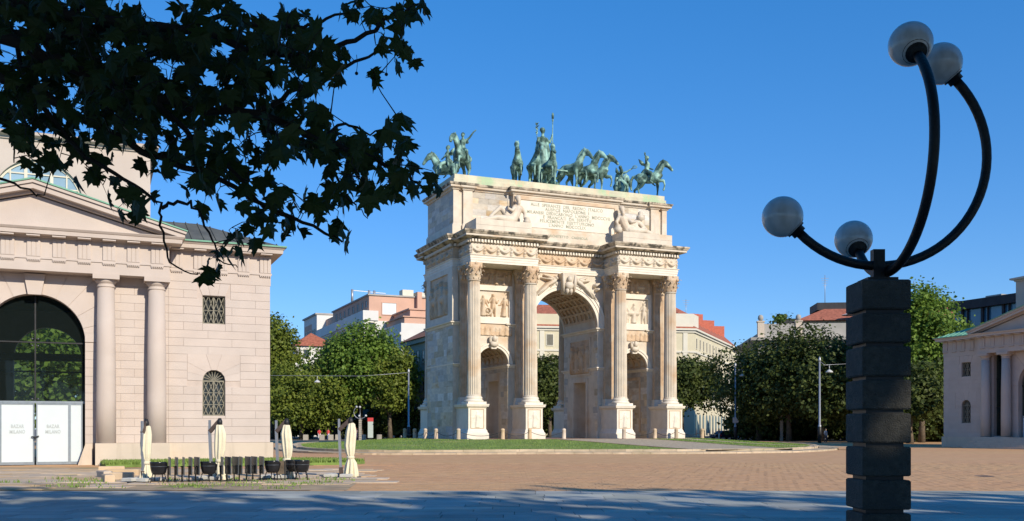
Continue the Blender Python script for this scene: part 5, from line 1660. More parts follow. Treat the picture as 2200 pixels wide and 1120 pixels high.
# ================================================================ distant street furniture
def wire_pole(px, Y, H, lab, lamp_dx=None, sign=False):
    t = thing('street_pole', lab, 'pole', at(px, Y), 0, 'tall steel poles round the square')
    p = MB(); p.tube([(0,0,0),(0,0,2.2),(0,0,2.25),(0,0,H)], [.20,.20,.13,.10], 12); p.build('mast', M['alu'], t)
    b = MB(); b.lathe([(.24,0),(.24,2.0),(.14,2.1)], 12); b.build('mast_base', M['iron'], t)
    c = MB(); c.lathe([(.13,H-.5),(.16,H-.45),(.16,H-.3),(.11,H),(.0,H+.12)], 12); c.build('cap', M['alu'], t)
    if sign:
        s_ = MB(); s_.sweep([(-.42,-.16),(.42,-.16),(.42,-.12),(-.42,-.12)], [(0,2.6),(0,3.4)]); s_.build('sign_plate', M['alu'], t)
    if lamp_dx:
        wl = MB(); wl.tube([(0,0,H-.45),(lamp_dx*.5,0,H-.95),(lamp_dx*3.5,0,H-.75)], .03, 6); wl.build('span_wire', M['alu'], t)
        L2 = MB(); L2.tube([(lamp_dx,0,H-1.0),(lamp_dx,0,H-1.5)], .04, 6); L2.lathe([(.10,H-1.5),(.42,H-1.75),(.45,H-1.85),(.0,H-1.95)], 16, (lamp_dx,0,0)); L2.build('hanging_lamp', M['globe'], t)
wire_pole(878, 139, 10.2, 'slim steel pole left of the arch flank', -13.0)
wire_pole(1580, 143, 11.3, 'slim steel pole with a square sign right of the arch', 1.0, True)
wire_pole(1761, 121, 10.6, 'slim steel pole before the dark trees, near the granite pillar', 1.2)
# stone stumps along the far kerb
st = MB(); st.sweep([(-.36,-.28),(.36,-.28),(.36,.28),(-.36,.28)], [(0,0),(0,.78),(-.04,.84)])
stm = st.mesh('stone_stump', M['granite_far'])
for i, (px, Y) in enumerate(((657,150),(692,150),(711,150),(726,152),(781,150),(815,152),(669,175),(698,178))):
    o = tag(link('stone_stump', stm), ['square stone stump, first from left along the far kerb','square stone stump, second from left, at the feet of the people','square stone stump, third from left along the far kerb','square stone stump, fourth from left behind the parasol post','square stone stump just right of the pale pillar lamp','square stone stump farthest right along the far kerb','small stone stump farther back beside the first','small stone stump farther back between the two people'][i], 'stone stump', 'stone stumps along the far kerb')
    o.location = at(px, Y)
# cafe kiosk in the tree shade
kt = thing('cafe_kiosk', 'dark cafe kiosk with a tented canopy under the trees', 'kiosk', at(790, 165), 0)
k_ = MB(); k_.frustum(-4,4,-3,3,3.2,-.5,.5,-.4,.4,5.0); k_.build('canopy', flat('kiosk_canvas', (.22,.22,.20)), kt)
for sx in (-1,1):
    for sy in (-1,1): MB().box(sx*3.8-.06,sx*3.8+.06,sy*2.8-.06,sy*2.8+.06,0,3.25).build('post', M['iron'], kt)
kb = MB(); kb.box(-2.2,2.2,-1,1.6,0,2.4); kb.build('counter', flat('kiosk_counter', (.05,.05,.05)), kt)
bp = thing('poster_stand', 'lit poster stand with a red top beside the cafe kiosk', 'sign', at(796, 156), 0)
MB().box(-.42,.42,-.08,.08,.3,2.9).build('panel', flat('poster', (.45,.50,.46)), bp); MB().box(-.45,.45,-.10,.10,2.9,3.5).build('header', flat('poster_red', (.55,.06,.06)), bp); MB().box(-.3,.3,-.06,.06,0,.3).build('foot', M['iron'], bp)
# parked cars at the street corner
def car(lab, loc, rz, col):
    t = thing('parked_car', lab, 'car', loc, rz, 'cars parked by the trees')
    sec = [(-2.05,.45,.62),(-2.0,.35,.85),(-1.1,.30,.95),(-.55,.30,1.42),(.75,.30,1.46),(1.55,.30,1.02),(2.0,.35,.92),(2.05,.45,.6)]
    V, F = [], []
    for x, zb, zt in sec:
        sh_ = .62 if zt > 1.2 else .80
        for y, z in ((-.84,zb),(-.86,min(zt,.85)),(-sh_,zt),(sh_,zt),(.86,min(zt,.85)),(.84,zb)): V.append((x,y,z))
    for i in range(len(sec)-1):
        for k in range(6): F.append((i*6+k, i*6+(k+1) % 6, (i+1)*6+(k+1) % 6, (i+1)*6+k))
    F += [tuple(range(5,-1,-1)), tuple((len(sec)-1)*6+k for k in range(6))]
    b = MB(); b.add(V, F); b.build('body', flat('car_paint', col, .25), t)
    for s in (-1,1):
        w_ = MB(); w_.prism([(-.95,.98),(1.4,1.0),(.72,1.40),(-.55,1.38)], s*.80-.03*0-(.02 if s < 0 else -.0), s*.80+(.0 if s < 0 else .02)); w_.build('side_window', M['pane'], t)
        for x in (-1.25,1.3):
            w_ = MB(); w_.tube([(x,s*.70,.32),(x,s*.88,.32)], .32, 20); wo = w_.build('wheel', M['iron'], t)
            w_ = MB(); w_.tube([(x,s*.80,.32),(x,s*.895,.32)], .19, 14); w_.build('rim', M['alu'], wo)
    for y in (-.6,.6): MB().ball((-2.0,y,.72), .06,.14,.08).build('headlight', M['cream_trim'], t)
car('dark blue car parked by the cream corner building', at(1553, 158), R(25), (.04,.06,.09))
car('dark grey car parked beneath the trees beside the sign pole', at(1595, 166), R(20), (.03,.035,.04))

# ================================================================ people, far off
def person(lab, loc, rz, shirt, legs, hair=(.06,.04,.03), step=.12, scale=1.0, dress=False):
    t = thing('person', lab, 'person', loc, rz, 'people across the square'); t.scale = (scale,)*3
    sk = flat('skin', (.42,.27,.19))
    L = [([(0,0,.95),(0,0,1.2),(0,-.01,1.42)], [.135,.125,.15]), ([(0,0,1.45),(0,-.01,1.56)], [.06,.055])]
    for q in (-1,1):
        L.append(([(.09*q,0,.93),(.10*q,-step*q*.7,.50),(.10*q,-step*q*.3,.08)], [.10,.07,.045])); L.append(([(.10*q,-step*q*.3,.05),(.10*q,-step*q*.3-.14,.03)], [.045,.035]))
        L.append(([(.18*q,0,1.42),(.25*q,.02,1.15),(.22*q,-.12,.92)], [.06,.048,.035]))
    body = link('body', grow('body', L, [((0,-.01,1.66),.085,.10,.12)], .03, sk, 1), t)
    s_ = [([(0,0,.90),(0,0,1.2),(0,-.01,1.40)], [.165,.155,.175])] + [([(.17*q,0,1.41),(.24*q,.01,1.2)], [.08,.07]) for q in (-1,1)]
    link('shirt', grow('shirt', s_, [], .03, flat('shirt', shirt), 1), t)
    if dress: tr_ = [([(0,0,.95),(0,0,.6)], [.17,.21])]
    else: tr_ = [([(.09*q,0,.95),(.10*q,-step*q*.7,.50),(.10*q,-step*q*.3,.14)], [.13,.10,.075]) for q in (-1,1)]
    link('trousers' if not dress else 'skirt', grow('trousers', tr_, [], .03, flat('trousers', legs), 1), t)
    h = MB(); h.ball((0,.02,1.70), .095,.105,.10, 12, 8); h.build('hair', flat('hair', hair), t)
person('person in red top and white trousers by the stone stumps', at(686,151), R(200), (.55,.05,.05), (.62,.58,.55))
person('person in red top and pale blue trousers with a rucksack', at(705,150), R(160), (.58,.07,.06), (.45,.50,.62))
person('red haired person beside the pale pillar lamp', at(766.5,151), R(120), (.50,.28,.24), (.12,.10,.16), hair=(.45,.10,.05), scale=1.05)
person('person in dark red clothes walking right of the arch', at(1512,150), R(60), (.22,.07,.07), (.20,.10,.08))
person('person in white trousers carrying a red bag by the parked car', at(1545,149), R(100), (.35,.20,.16), (.66,.64,.60))
person('person in white shirt in the tree shade beside a steel pole', at(1774,122), R(30), (.30,.32,.36), (.03,.03,.04))
rb_ = thing('handbag', 'red bag held by the person in white trousers', 'bag', at(1548.5,148.9,z=.62), 0); MB().frustum(-.14,.14,-.06,.06,0,-.11,.11,-.05,.05,.26).build('pouch', flat('bag_red', (.4,.03,.04)), rb_); MB().tube([(-.1,0,.25),(0,0,.45),(.1,0,.25)], .012, 6).build('strap', flat('bag_red', (.4,.03,.04)), rb_)
# folded parasol outside the corner building
fp = thing('folded_parasol', 'small folded cream parasol outside the corner building', 'parasol', at(1521,168), 0)
MB().tube([(0,0,0),(0,0,3.2)], .04, 8).build('pole', M['alu'], fp)
cv = MB(); cv.lathe([(.32,.95),(.34,1.1),(.2,1.9),(.22,2.4),(.10,3.0),(.02,3.15)], 14); cv.build('canvas', M['canvas'], fp)
# ================================================================ buildings behind the square
def win_meshes(w, h, trim, pane, key):
    f = MB(); t_ = .14
    f.box(-w/2-t_, -w/2, -.10, .02, -h/2-t_, h/2+t_); f.box(w/2, w/2+t_, -.10, .02, -h/2-t_, h/2+t_)
    f.box(-w/2, w/2, -.10, .02, h/2, h/2+t_); f.box(-w/2, w/2, -.14, .02, -h/2-t_, -h/2)
    p = MB(); p.box(-w/2, w/2, -.02, .02, -h/2, h/2); p.box(-.03,.03,-.05,.0,-h/2,h/2)
    return f.mesh('window', trim), p.mesh('pane', pane)
def windows(parent, o, dx, dy, xs, zs, w, h, trim, pane, surround=None):
    """rows of windows on a face: o origin (x,y), (dx,dy) unit direction of the face to the right; the face looks to its right-hand outside"""
    fm, pm = win_meshes(w, h, trim, pane, '')
    a = math.atan2(dy, dx)
    for z in zs:
        for x in xs:
            q = link('window', fm, parent); q.location = (o[0]+dx*x, o[1]+dy*x, z); q.rotation_euler = (0,0,a)
            link('pane', pm, q)
def block(mb, x0, x1, y0, y1, z0, z1): mb.box(x0, x1, y0, y1, z0, z1)

# --- salmon and white apartment block, left (local x along the square's grid, y to the back)
p0 = at(783, 200)
sal = thing('apartment_block', 'salmon and white apartment block with roof plant, left of the arch', 'building', (p0.x, p0.y, 0), TH)
m = MB(); block(m, 0, 18, .5, 62, 0, 24.0); m.build('wall', M['white_wall'], sal)
m = MB(); block(m, -.25, 3.0, .2, 46, 24.0, 26.0); m.build('parapet', M['white_wall'], sal)
m = MB(); block(m, 1.2, 18, .9, 34, 24.0, 29.2); block(m, 2.2, 18, 34, 46, 24.0, 28.8); m.build('upper_storey', M['salmon'], sal)
m = MB(); block(m, .9, 18.3, .6, 34.3, 29.2, 29.5); block(m, -.5, 8, 45.8, 62.4, 30.0, 30.4); m.build('roof_slab', M['grey_stone'], sal)
m = MB(); block(m, -.1, 18, 46.01, 62, 24.0, 30.0); m.build('rear_storey', M['white_wall'], sal)
m = MB(); block(m, -.12, .2, 3, 40, 3, 23.6); m.build('salmon_strip', M['salmon'], sal)
m = MB(); block(m, -.14, .2, 52, 61, 3, 28.2); m.build('salmon_strip', M['salmon'], sal)
windows(sal, (-.13,44), 0, -1, [5,9,13,17,21,25,29,33,37], [8.5,12,15.5,19,22.2], 1.3, 1.9, M['cream_trim'], M['pane'])
windows(sal, (1.19,34), 0, -1, [4,8,12,16,20,24,28,31], [27.6], 1.2, 1.4, M['salmon'], M['pane'])
windows(sal, (-.15,61), 0, -1, [2,5,7.5,11,13.5], [15,18.5,22.0,25.6], 1.3, 1.9, M['cream_trim'], M['pane'])
windows(sal, (2.5,.9), 1, 0, [3.0], [26.6], 3.0, 2.4, M['salmon'], M['door_white'])
windows(sal, (0,.5), 1, 0, [1.6], [19.4,22.6,15.5], 1.3, 1.9, M['cream_trim'], M['pane'])
for zz in (17.0, 20.5):
    m = MB(); m.box(-1.5, -.1, 49.5, 61, zz-.3, zz); m.box(-1.5,-1.4,49.5,61,zz,zz+.9); m.build('balcony', M['white_wall'], sal)
for (x,y,w_,d_,h_) in ((9,3,2.4,2.4,1.6),(12,3,2.2,2,1.2),(14.2,3,1.2,2,1.2)):
    b = MB(); b.box(x,x+w_,y,y+d_,29.5,29.5+h_); b.build('roof_plant', M['cream_trim'], sal)
for x in (1.4,5.2,6.4):
    b = MB(); b.tube([(x,16,29.4),(x,16,32.4)], .28, 10); b.build('vent_pipe', M['alu'], sal)
b = MB(); b.bar((1.2,16,32.2),(9,16,31.9),.14); b.build('roof_rail', M['alu'], sal)
b = MB(); b.box(11.2,12.2,-.4,.5,17,30.3); b.build('flue', M['salmon'], sal)
b = MB(); b.box(9.4,12.4,-1.6,.5,24.0,26.2); b.build('stair_head', M['grey_stone'], sal)
# lower white block before it
p1 = at(862, 190)
wb = thing('white_block', 'white walled block with a salmon attic beside the arch flank', 'building', (p1.x, p1.y, 0), TH)
m = MB(); block(m, 0, 22, .0, 30, 0, 22.3); m.build('wall', M['white_wall'], wb)
m = MB(); block(m, .8, 22, .5, 29, 22.3, 23.6); block(m, 2.4,22,2.0,28,23.6,25.2); m.build('attic', M['salmon'], wb)
m = MB(); block(m, .4, 22.3, .2, 29.4, 23.55, 23.75); block(m, 2.1,22.3,1.7,28.4,25.2,25.5); m.build('attic_ledge', M['salmon'], wb)
m = MB(); block(m, -.35, .01, -.2, 30, 20.0, 20.5); m.build('side_ledge', M['white_wall'], wb)
windows(wb, (-.01,30), 0, -1, [4,9,14,19,24], [6,10,14,18], 1.3, 2.0, M['cream_trim'], M['pane'])
# --- grey-green block with a tiled roof, tight behind the arch flank
p2 = at(868, 170)
gg = thing('tiled_house', 'grey green house with brown tiled roof behind the arch flank', 'building', (p2.x, p2.y, 0), TH-R(90))
m = MB(); block(m, 0, 28, 0, 8, 0, 16.6); m.build('wall', M['greygreen'], gg)
m = MB(); m.add([(-.8,-.8,16.6),(28.8,-.8,16.6),(28.8,8.8,16.6),(-.8,8.8,16.6),(4,4,19.4),(24,4,19.4)], [(0,1,5,4),(1,2,5),(2,3,4,5),(3,0,4),(3,2,1,0)]); m.build('roof', M['tiles_brown'], gg)
m = MB(); block(m, -.5,28.5,-.5,.0,15.9,16.55); block(m,-.2,28,-.2,0,11.2,11.5); m.build('eaves', M['greygreen'], gg)
windows(gg, (0,-.01), 1, 0, [2+3.0*k for k in range(9)], [5,9,13.6], 1.1, 2.1, M['greygreen'], M['pane'])
for k in range(3): b = MB(); b.box(6+4*k,6.8+4*k,3,3.8,18.4,20.9); b.build('chimney', M['tiles_brown'], gg)
# --- small pinkish house left
p3 = at(634, 215)
sm_ = thing('small_house', 'pinkish house with red tiled roof half hidden by the left tree', 'building', (p3.x, p3.y, 0), TH)
m = MB(); block(m, 0, 9, 0, 10, 0, 20.0); m.build('wall', M['white_wall'], sm_)
m = MB(); m.add([(-.6,-.6,20),(9.6,-.6,20),(9.6,10.6,20),(-.6,10.6,20),(4.5,5,23.4)], [(0,1,4),(1,2,4),(2,3,4),(3,0,4),(3,2,1,0)]); m.build('roof', M['tiles'], sm_)
windows(sm_, (0,-.01), 1, 0, [2.5,6.0], [11,15,18.3], 1.2, 1.8, M['cream_trim'], M['pane'])

# --- cream palazzo behind the arch with a long side street front
CH = 24.0
pc = at(1491, 215)
cr = thing('corner_palazzo', 'cream palazzo with red tiled roof and chimneys seen through and beside the arch', 'building', (pc.x, pc.y, 0), 0)
ux, uy = math.cos(R(9)), math.sin(R(9))             # front runs left from the corner
sx_, sy_ = .375, .927                               # side street front runs back from the corner
LF, LS = 62.0, 56.0
def quad_prism(mb, P, z0, z1): mb.prism([tuple(p) for p in P], z0, z1, 'z')
def Vp(a, b): return (-ux*a + sx_*b, -uy*a + sy_*b)
def footprint(o): 
    return [Vp(LF+o, -o), Vp(-o*1.0, -o), Vp(-o, LS+o), Vp(LF*.5, LS+o)]
m = MB(); quad_prism(m, footprint(0), 0, CH-1.2); m.build('wall', M['cream_wall'], cr)
for z0, z1, o in ((CH-1.2,CH-.7,.35),(CH-.7,CH-.3,.8),(18.4,18.8,.25),(12.9,13.3,.2),(6.8,7.4,.3)):
    m = MB(); quad_prism(m, footprint(o), z0, z1); m.build('cornice_band', M['cream_trim'], cr)
m = MB(); f0, f1 = footprint(.6), [Vp(LF,8), Vp(6,8), Vp(6,LS-4), Vp(LF*.5,LS-4)]
m.add([(*p,CH-.3) for p in f0]+[(*p,CH+5.2) for p in f1], [(0,1,5,4),(1,2,6,5),(2,3,7,6),(3,0,4,7),(4,5,6,7)]); m.build('roof', M['tiles'], cr)
m = MB(); quad_prism(m, [Vp(5,.1),Vp(.2,.1),Vp(.2,6),Vp(5,6)], CH-.3, CH+3.0); m.build('corner_attic', M['cream_trim'], cr)
m = MB(); quad_prism(m, [Vp(LF,.1),Vp(5.01,.1),Vp(5.01,5),Vp(LF,5)], CH-.3, CH+2.4); m.build('attic', M['cream_wall'], cr)
for k in range(9):
    a, b = (2.6, 10+k*4.9)
    p = Vp(a, b); c_ = MB(); c_.box(p[0]-.5,p[0]+.5,p[1]-.6,p[1]+.6,CH+.8,CH+4.0+(k % 3)*.45); c_.build('chimney', M['chimney'], cr)
for k in range(6):
    p = Vp(44+1.9*k, 4.0); c_ = MB(); c_.box(p[0]-.35,p[0]+.35,p[1]-.4,p[1]+.4,CH+1.5,CH+4.6); c_.build('chimney', M['chimney'], cr)
m = MB(); f0 = [Vp(LF,.2), Vp(5.02,.2), Vp(5.02,9), Vp(LF,9)]; f1 = [Vp(LF,5), Vp(9,5), Vp(9,6), Vp(LF,6)]
m.add([(*p,CH+2.41) for p in f0]+[(*p,CH+4.4) for p in f1], [(0,1,5,4),(1,2,6,5),(2,3,7,6),(3,0,4,7),(4,5,6,7)]); m.build('attic_roof', M['tiles'], cr)
windows(cr, Vp(LF,-.02), ux, uy, [2.4+3.9*k for k in range(15)], [9.6,15.6,20.8], 1.35, 2.3, M['cream_trim'], M['shutter'])
for k in range(8):
    p = Vp(2.0+8*k, -.04); q = MB(); q.box(-.5,.5,-.14,.02,7.4,CH-1.2); o = q.build('wall_pier', M['cream_trim'], cr); o.location = (*p,0); o.rotation_euler = (0,0,R(9))
windows(cr, Vp(0,0), sx_, sy_, [2.6+3.95*k for k in range(13)], [9.4,15.4], 1.3, 2.6, M['cream_trim'], M['shutter'])
windows(cr, Vp(0,0), sx_, sy_, [2.6+3.95*k for k in range(13)], [20.6], 1.25, 2.2, M['cream_trim'], M['shutter'])
ga = MB()
for k in range(13):
    ga = MB(); P = [(-.95,.2),(.95,.2)] + arc_pts(0,4.0,.95,0,180,10); ga.prism(P, -.06, .02); o = ga.build('arcade_opening', M['pane'], cr)
    p = Vp(-.0, 2.6+3.95*k); o.location = (*p,0); o.rotation_euler = (0,0,math.atan2(sy_,sx_))
for b in (10,24,38):
    q = MB(); q.box(-2.6,2.6,-1.1,.02,13.3,13.6); q.box(-2.6,2.6,-1.1,-1.0,13.6,14.5); o = q.build('balcony', M['cream_trim'], cr); o.location = (*Vp(0,b),0); o.rotation_euler = (0,0,math.atan2(sy_,sx_))
# further house down the street
p4 = at(1596, 300)
fh = thing('street_house', 'pale house far down the street beside the palazzo', 'building', (p4.x-4, p4.y, 0), R(-68)+R(90))
m = MB(); block(m, -6, 8, 0, 14, 0, 24); m.build('wall', M['grey_stone'], fh)
m = MB(); block(m, -6.5, 8.5, -.5, 14.5, 24, 25); m.build('cornice_band', M['grey_stone'], fh)
windows(fh, (-6,-.01), 1, 0, [2,5.5,9,12], [6,11,16,21], 1.3, 2.2, M['cream_trim'], M['pane'])
# --- grey block with roof terrace, right
p5 = at(1628, 172)
gr = thing('terrace_block', 'grey stone block with red tiled penthouse and roof terrace above the trees', 'building', (p5.x, p5.y, 0), R(-6))
m = MB(); block(m, 0, 48, 0, 24, 0, 17.3); m.build('wall', M['grey_stone'], gr)
m = MB(); m.sweep([(-.2,-.2),(48.2,-.2),(48.2,24.2),(-.2,24.2)], [(0,16.6),(.3,16.8),(1.1,17.2),(1.2,17.7),(.0,17.75)]); m.build('cornice', M['grey_stone'], gr)
m = MB(); m.box(0,48,0,.5,17.75,18.5); m.box(0,.5,.5,24,17.75,18.5); m.box(.15,48,.1,.4,18.5,20.2); m.build('roof_parapet', M['grey_stone'], gr)
for x in (.0, 6.5, 22, 34):
    m = MB(); m.sweep([(x,-.12),(x+1.1,-.12),(x+1.1,.9),(x,.9)], [(0,17.75),(0,20.4),(.12,20.5),(.12,20.7)]); m.build('parapet_pier', M['cream_base'], gr)
    m = MB(); m.lathe([(.25,20.7),(.5,21.1),(.42,21.6),(.2,21.8)],12,(x+.55,.4,0)); m.build('urn', M['grey_stone'], gr)
m = MB(); block(m, 8.5, 46, 4, 20, 17.75, 21.0); m.build('penthouse', M['cream_wall'], gr)
m = MB(); m.add([(7,2.6,21.0),(47,2.6,21.0),(47,21,21.0),(7,21,21.0),(13,8,23.6),(45,8,23.6),(45,16,23.6),(13,16,23.6)], [(0,1,5,4),(1,2,6,5),(2,3,7,6),(3,0,4,7),(3,2,1,0),(4,5,6,7)]); m.build('penthouse_roof', M['tiles'], gr)
m = MB(); block(m, 12, 46, 9, 16, 23.55, 24.9); m.build('ridge_house', M['dark_roof'], gr)
m = MB(); m.tube([(19,10,24.8),(19,10,26.2)], .55, 10); m.build('chimney', M['chimney'], gr)
m = MB(); block(m, 4.6,7.6,5,8,18.5,21.6); m.build('stair_head', M['dark_roof'], gr)
windows(gr, (8.5,3.98), 1, 0, [4+4*k for k in range(9)], [19.3], 1.8, 2.2, M['cream_trim'], M['pane'])
windows(gr, (0,-.01), 1, 0, [3+4*k for k in range(11)], [4.5,9,13.6], 1.5, 2.4, M['cream_trim'], M['pane'])
sp = thing('terrace_parasol', 'white parasol on the roof terrace beside the granite pillar', 'parasol', (p5.x+16.6, p5.y+1.5-1.8, 18.5), 0)
MB().tube([(0,0,0),(0,0,3.6)], .05, 8).build('pole', M['alu'], sp); q = MB(); q.lathe([(2.0,3.2),(0.05,3.75)], 8, cap=False); q.build('canvas', M['white_wall'], sp)
for (x, y, h) in ((14,12,5.5),(30,12,4.2)):
    q = MB(); q.tube([(x,y,24.8),(x,y,24.9+h)], .06, 6)
    for k in range(4): q.bar((x-.7+.12*k,y,24.3+h-.45*k),(x+.7-.12*k,y,24.3+h-.45*k),.06)
    q.build('aerial', M['alu'], gr)
for (a, b) in ((2.5,3.0),(9,20),(50,5)):
    p = Vp(a, b); q = MB(); q.tube([(*p,CH+1),(*p,CH+6.5)], .06, 6)
    for k in range(4): q.bar((p[0]-.8+.15*k,p[1],CH+6.2-.45*k),(p[0]+.8-.15*k,p[1],CH+6.2-.45*k),.06)
    q.build('aerial', M['alu'], cr)
# --- blue glass office block, far right
p6 = at(2046, 160)
bo = thing('glass_office', 'dark blue glass office block rising behind the right toll house', 'building', (p6.x, p6.y, 0), TH-R(90))
m = MB(); block(m, 0, 70, .6, 20, 0, 21.0); m.build('glazing', M['blue_glass'], bo)
m = MB(); block(m, -.6, 70, -.3, 20, 21.0, 22.4); m.build('roof_slab', M['dark_roof'], bo)
for k in range(18):
    x = 1.5+k*3.9; b = MB(); b.box(x, x+.35, .2, .62, 0, 21.0); b.box(x+1.1,x+1.3,.25,.62,0,21.0); b.build('mullion', M['dark_roof'], bo)
for z in (5,9,13,17.0): b = MB(); b.box(0,70,.3,.605,z,z+.5); b.build('floor_band', M['dark_roof'], bo)
for k in range(7): b = MB(); b.box(3+7*k,6+7*k,4,7,22.4,23.3); b.build('roof_plant', M['grey_stone'], bo)

# ================================================================ trees
def crown_mesh(name, seed, rx, ry, rz, nboughs, nclump, nleaf, leaf, mat, fill=.25, droop=.2, csz=.15):
    rs = np.random.RandomState(seed)
    # boughs: overlapping lumps that break the outline
    B = []
    for i in range(nboughs):
        d = rs.normal(size=3); d /= np.linalg.norm(d); d[2] = abs(d[2])*.9 - .35
        k = .30 + .38*rs.rand()
        B.append((d*k, .36+.24*rs.rand()))
    B.append((np.array([0,0,.05]), .62))
    Cn = []
    while len(Cn) < nclump:
        b = B[rs.randint(len(B))]
        d = rs.normal(size=3); d /= np.linalg.norm(d)
        r = b[1]*(rs.rand()**fill if rs.rand() < .8 else rs.rand()**.6)
        p = b[0] + d*r
        if p[2] < -.92: continue
        Cn.append(p)
    Cn = np.array(Cn)*np.array([rx,ry,rz])
    n = nclump*nleaf
    cc = np.repeat(Cn, nleaf, 0)
    off = rs.normal(size=(n,3))*np.array([1,1,.7])*csz*(rx+ry)/2*(.6+.8*np.repeat(rs.rand(nclump),nleaf))[:,None]
    P = cc + off
    outward = P/np.array([rx,ry,rz]); outward /= (np.linalg.norm(outward,axis=1)[:,None]+1e-6)
    nrm = outward*.75 + np.array([0,0,.45]) + rs.normal(size=(n,3))*.65
    nrm /= np.linalg.norm(nrm,axis=1)[:,None]
    t = np.cross(nrm, rs.normal(size=(n,3))); t /= np.linalg.norm(t,axis=1)[:,None]
    b = np.cross(nrm, t)
    sz = leaf*(.6+.8*rs.rand(n))[:,None]
    V = np.empty((n,4,3))
    V[:,0] = P - t*sz*.5; V[:,1] = P + b*sz*.36 + nrm*sz*.06; V[:,2] = P + t*sz*.55; V[:,3] = P - b*sz*.36 + nrm*sz*.06
    me = bpy.data.meshes.new(name)
    me.vertices.add(n*4); me.vertices.foreach_set('co', V.ravel())
    me.loops.add(n*4); me.loops.foreach_set('vertex_index', np.arange(n*4))
    me.polygons.add(n); me.polygons.foreach_set('loop_start', np.arange(0,n*4,4)); me.polygons.foreach_set('loop_total', np.full(n,4))
    me.materials.append(mat); me.update(); me.validate()
    return me
def trunk_mb(h, r, spread, seed, limbs=6):
    rn = random.Random(seed); m = MB()
    pts = [(rn.uniform(-.05,.05)*k, rn.uniform(-.05,.05)*k, h*k/6) for k in range(7)]
    m.tube(pts, [r*1.35, r*1.02, r*.92, r*.84, r*.72, r*.55, r*.30], 10)
    for k in range(limbs):
        a = 2*math.pi*k/limbs + rn.uniform(-.3,.3); z0 = h*rn.uniform(.35,.85)
        L = spread*rn.uniform(.5,.85)
        m.tube([(0,0,z0), (math.cos(a)*L*.45, math.sin(a)*L*.45, z0+L*.40), (math.cos(a)*L, math.sin(a)*L, z0+L*rn.uniform(.55,.95))], [r*.45, r*.28, r*.06], 7)
    return m
def tree(lab, loc, H, zb, rx, ry, mat, seed, nclump=360, nleaf=28, leaf=.5, trunk_r=.35, group='trees round the square', nb=11, csz=.10, fill=.25, name='broadleaf_tree'):
    t = thing(name, lab, 'tree', loc, 0, group)
    rz = (H-zb)/2
    trunk_mb(zb+rz*1.1, trunk_r, rx*.8, seed).build('trunk', M['bark'], t)
    c = link('crown', crown_mesh('crown', seed, rx, ry, rz, nb, nclump, nleaf, leaf, mat, fill, csz=csz), t)
    c.location = (0,0,zb+rz)
    return t
tree('full olive green plane tree beside the left toll house corner', at(648,160), 16.0, -1.0, 9.8, 7.4, M['leaf_sun'], 1, 760, 32, .46)
tree('tall plane tree top rising behind the left toll house corner', at(586,168), 25.2, 3.5, 6.0, 6.0, M['leaf_sun'], 2, 520, 28, .5)
tree('leafy bright green tree below the salmon block', at(775,160), 21.8, .2, 8.8, 7.6, M['leaf_bright'], 3, 760, 32, .48)
tree('olive green tree beside the steel pole left of the arch', at(838,158), 17.2, .4, 6.2, 5.4, M['leaf_sun'], 4, 520, 28, .44)
tree('thin yellowish tree in front of the apartment block', at(716,172), 19.3, 6, 3.2, 3.0, M['leaf_olive'], 5, 190, 24, .42)
tree('dark tree behind the pillar lamp and kiosk', at(735,185), 17.0, .2, 9.5, 6.2, M['leaf_dark'], 6, 620, 28, .6)
tree('dark tree behind the kiosk, close to the tiled house', at(870,172), 13.0, .2, 8.4, 5.0, M['leaf_dark'], 7, 520, 28, .6)
tree('dark round tree seen through the main arch', at(1182,176), 17.6, .3, 7.6, 5.8, M['leaf_dark'], 8, 600, 28, .5)
tree('dark rounded tree at the right edge of the arch', at(1466,178), 17.6, 2.4, 7.4, 6.2, M['leaf_dark'], 9, 600, 28, .5)
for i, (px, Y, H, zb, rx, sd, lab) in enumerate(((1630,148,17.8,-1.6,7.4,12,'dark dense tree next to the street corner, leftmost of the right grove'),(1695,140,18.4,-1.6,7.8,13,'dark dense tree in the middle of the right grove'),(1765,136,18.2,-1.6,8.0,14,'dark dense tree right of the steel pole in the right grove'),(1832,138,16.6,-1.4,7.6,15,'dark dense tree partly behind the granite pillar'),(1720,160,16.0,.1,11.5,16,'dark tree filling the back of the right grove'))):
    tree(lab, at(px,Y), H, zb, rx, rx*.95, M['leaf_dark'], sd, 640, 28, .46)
tree('tall bright tree directly right of the granite pillar', at(1980,126), 23.8, .8, 7.2, 6.6, M['leaf_bright'], 17, 860, 32, .42, nb=14)
tree('bright low tree behind the right toll house roof', at(2075,128), 17.2, 3.0, 4.4, 4.6, M['leaf_bright'], 18, 360, 28, .42)
tree('small bright tree behind the pediment of the right toll house', at(2140,134), 16.4, 3.0, 4.6, 4.6, M['leaf_bright'], 19, 320, 28, .42)
tree('shaded tree between the granite pillar and the right toll house', at(1955,118), 11.0, .8, 5.2, 5.0, M['leaf_dark'], 20, 380, 28, .45)
tree('small leafy shrub on the roof terrace corner', (p5.x+4.0, p5.y+.6, 18.6), 4.0, .8, 1.7, 1.3, M['leaf_bright'], 22, 40, 26, .34, .08)
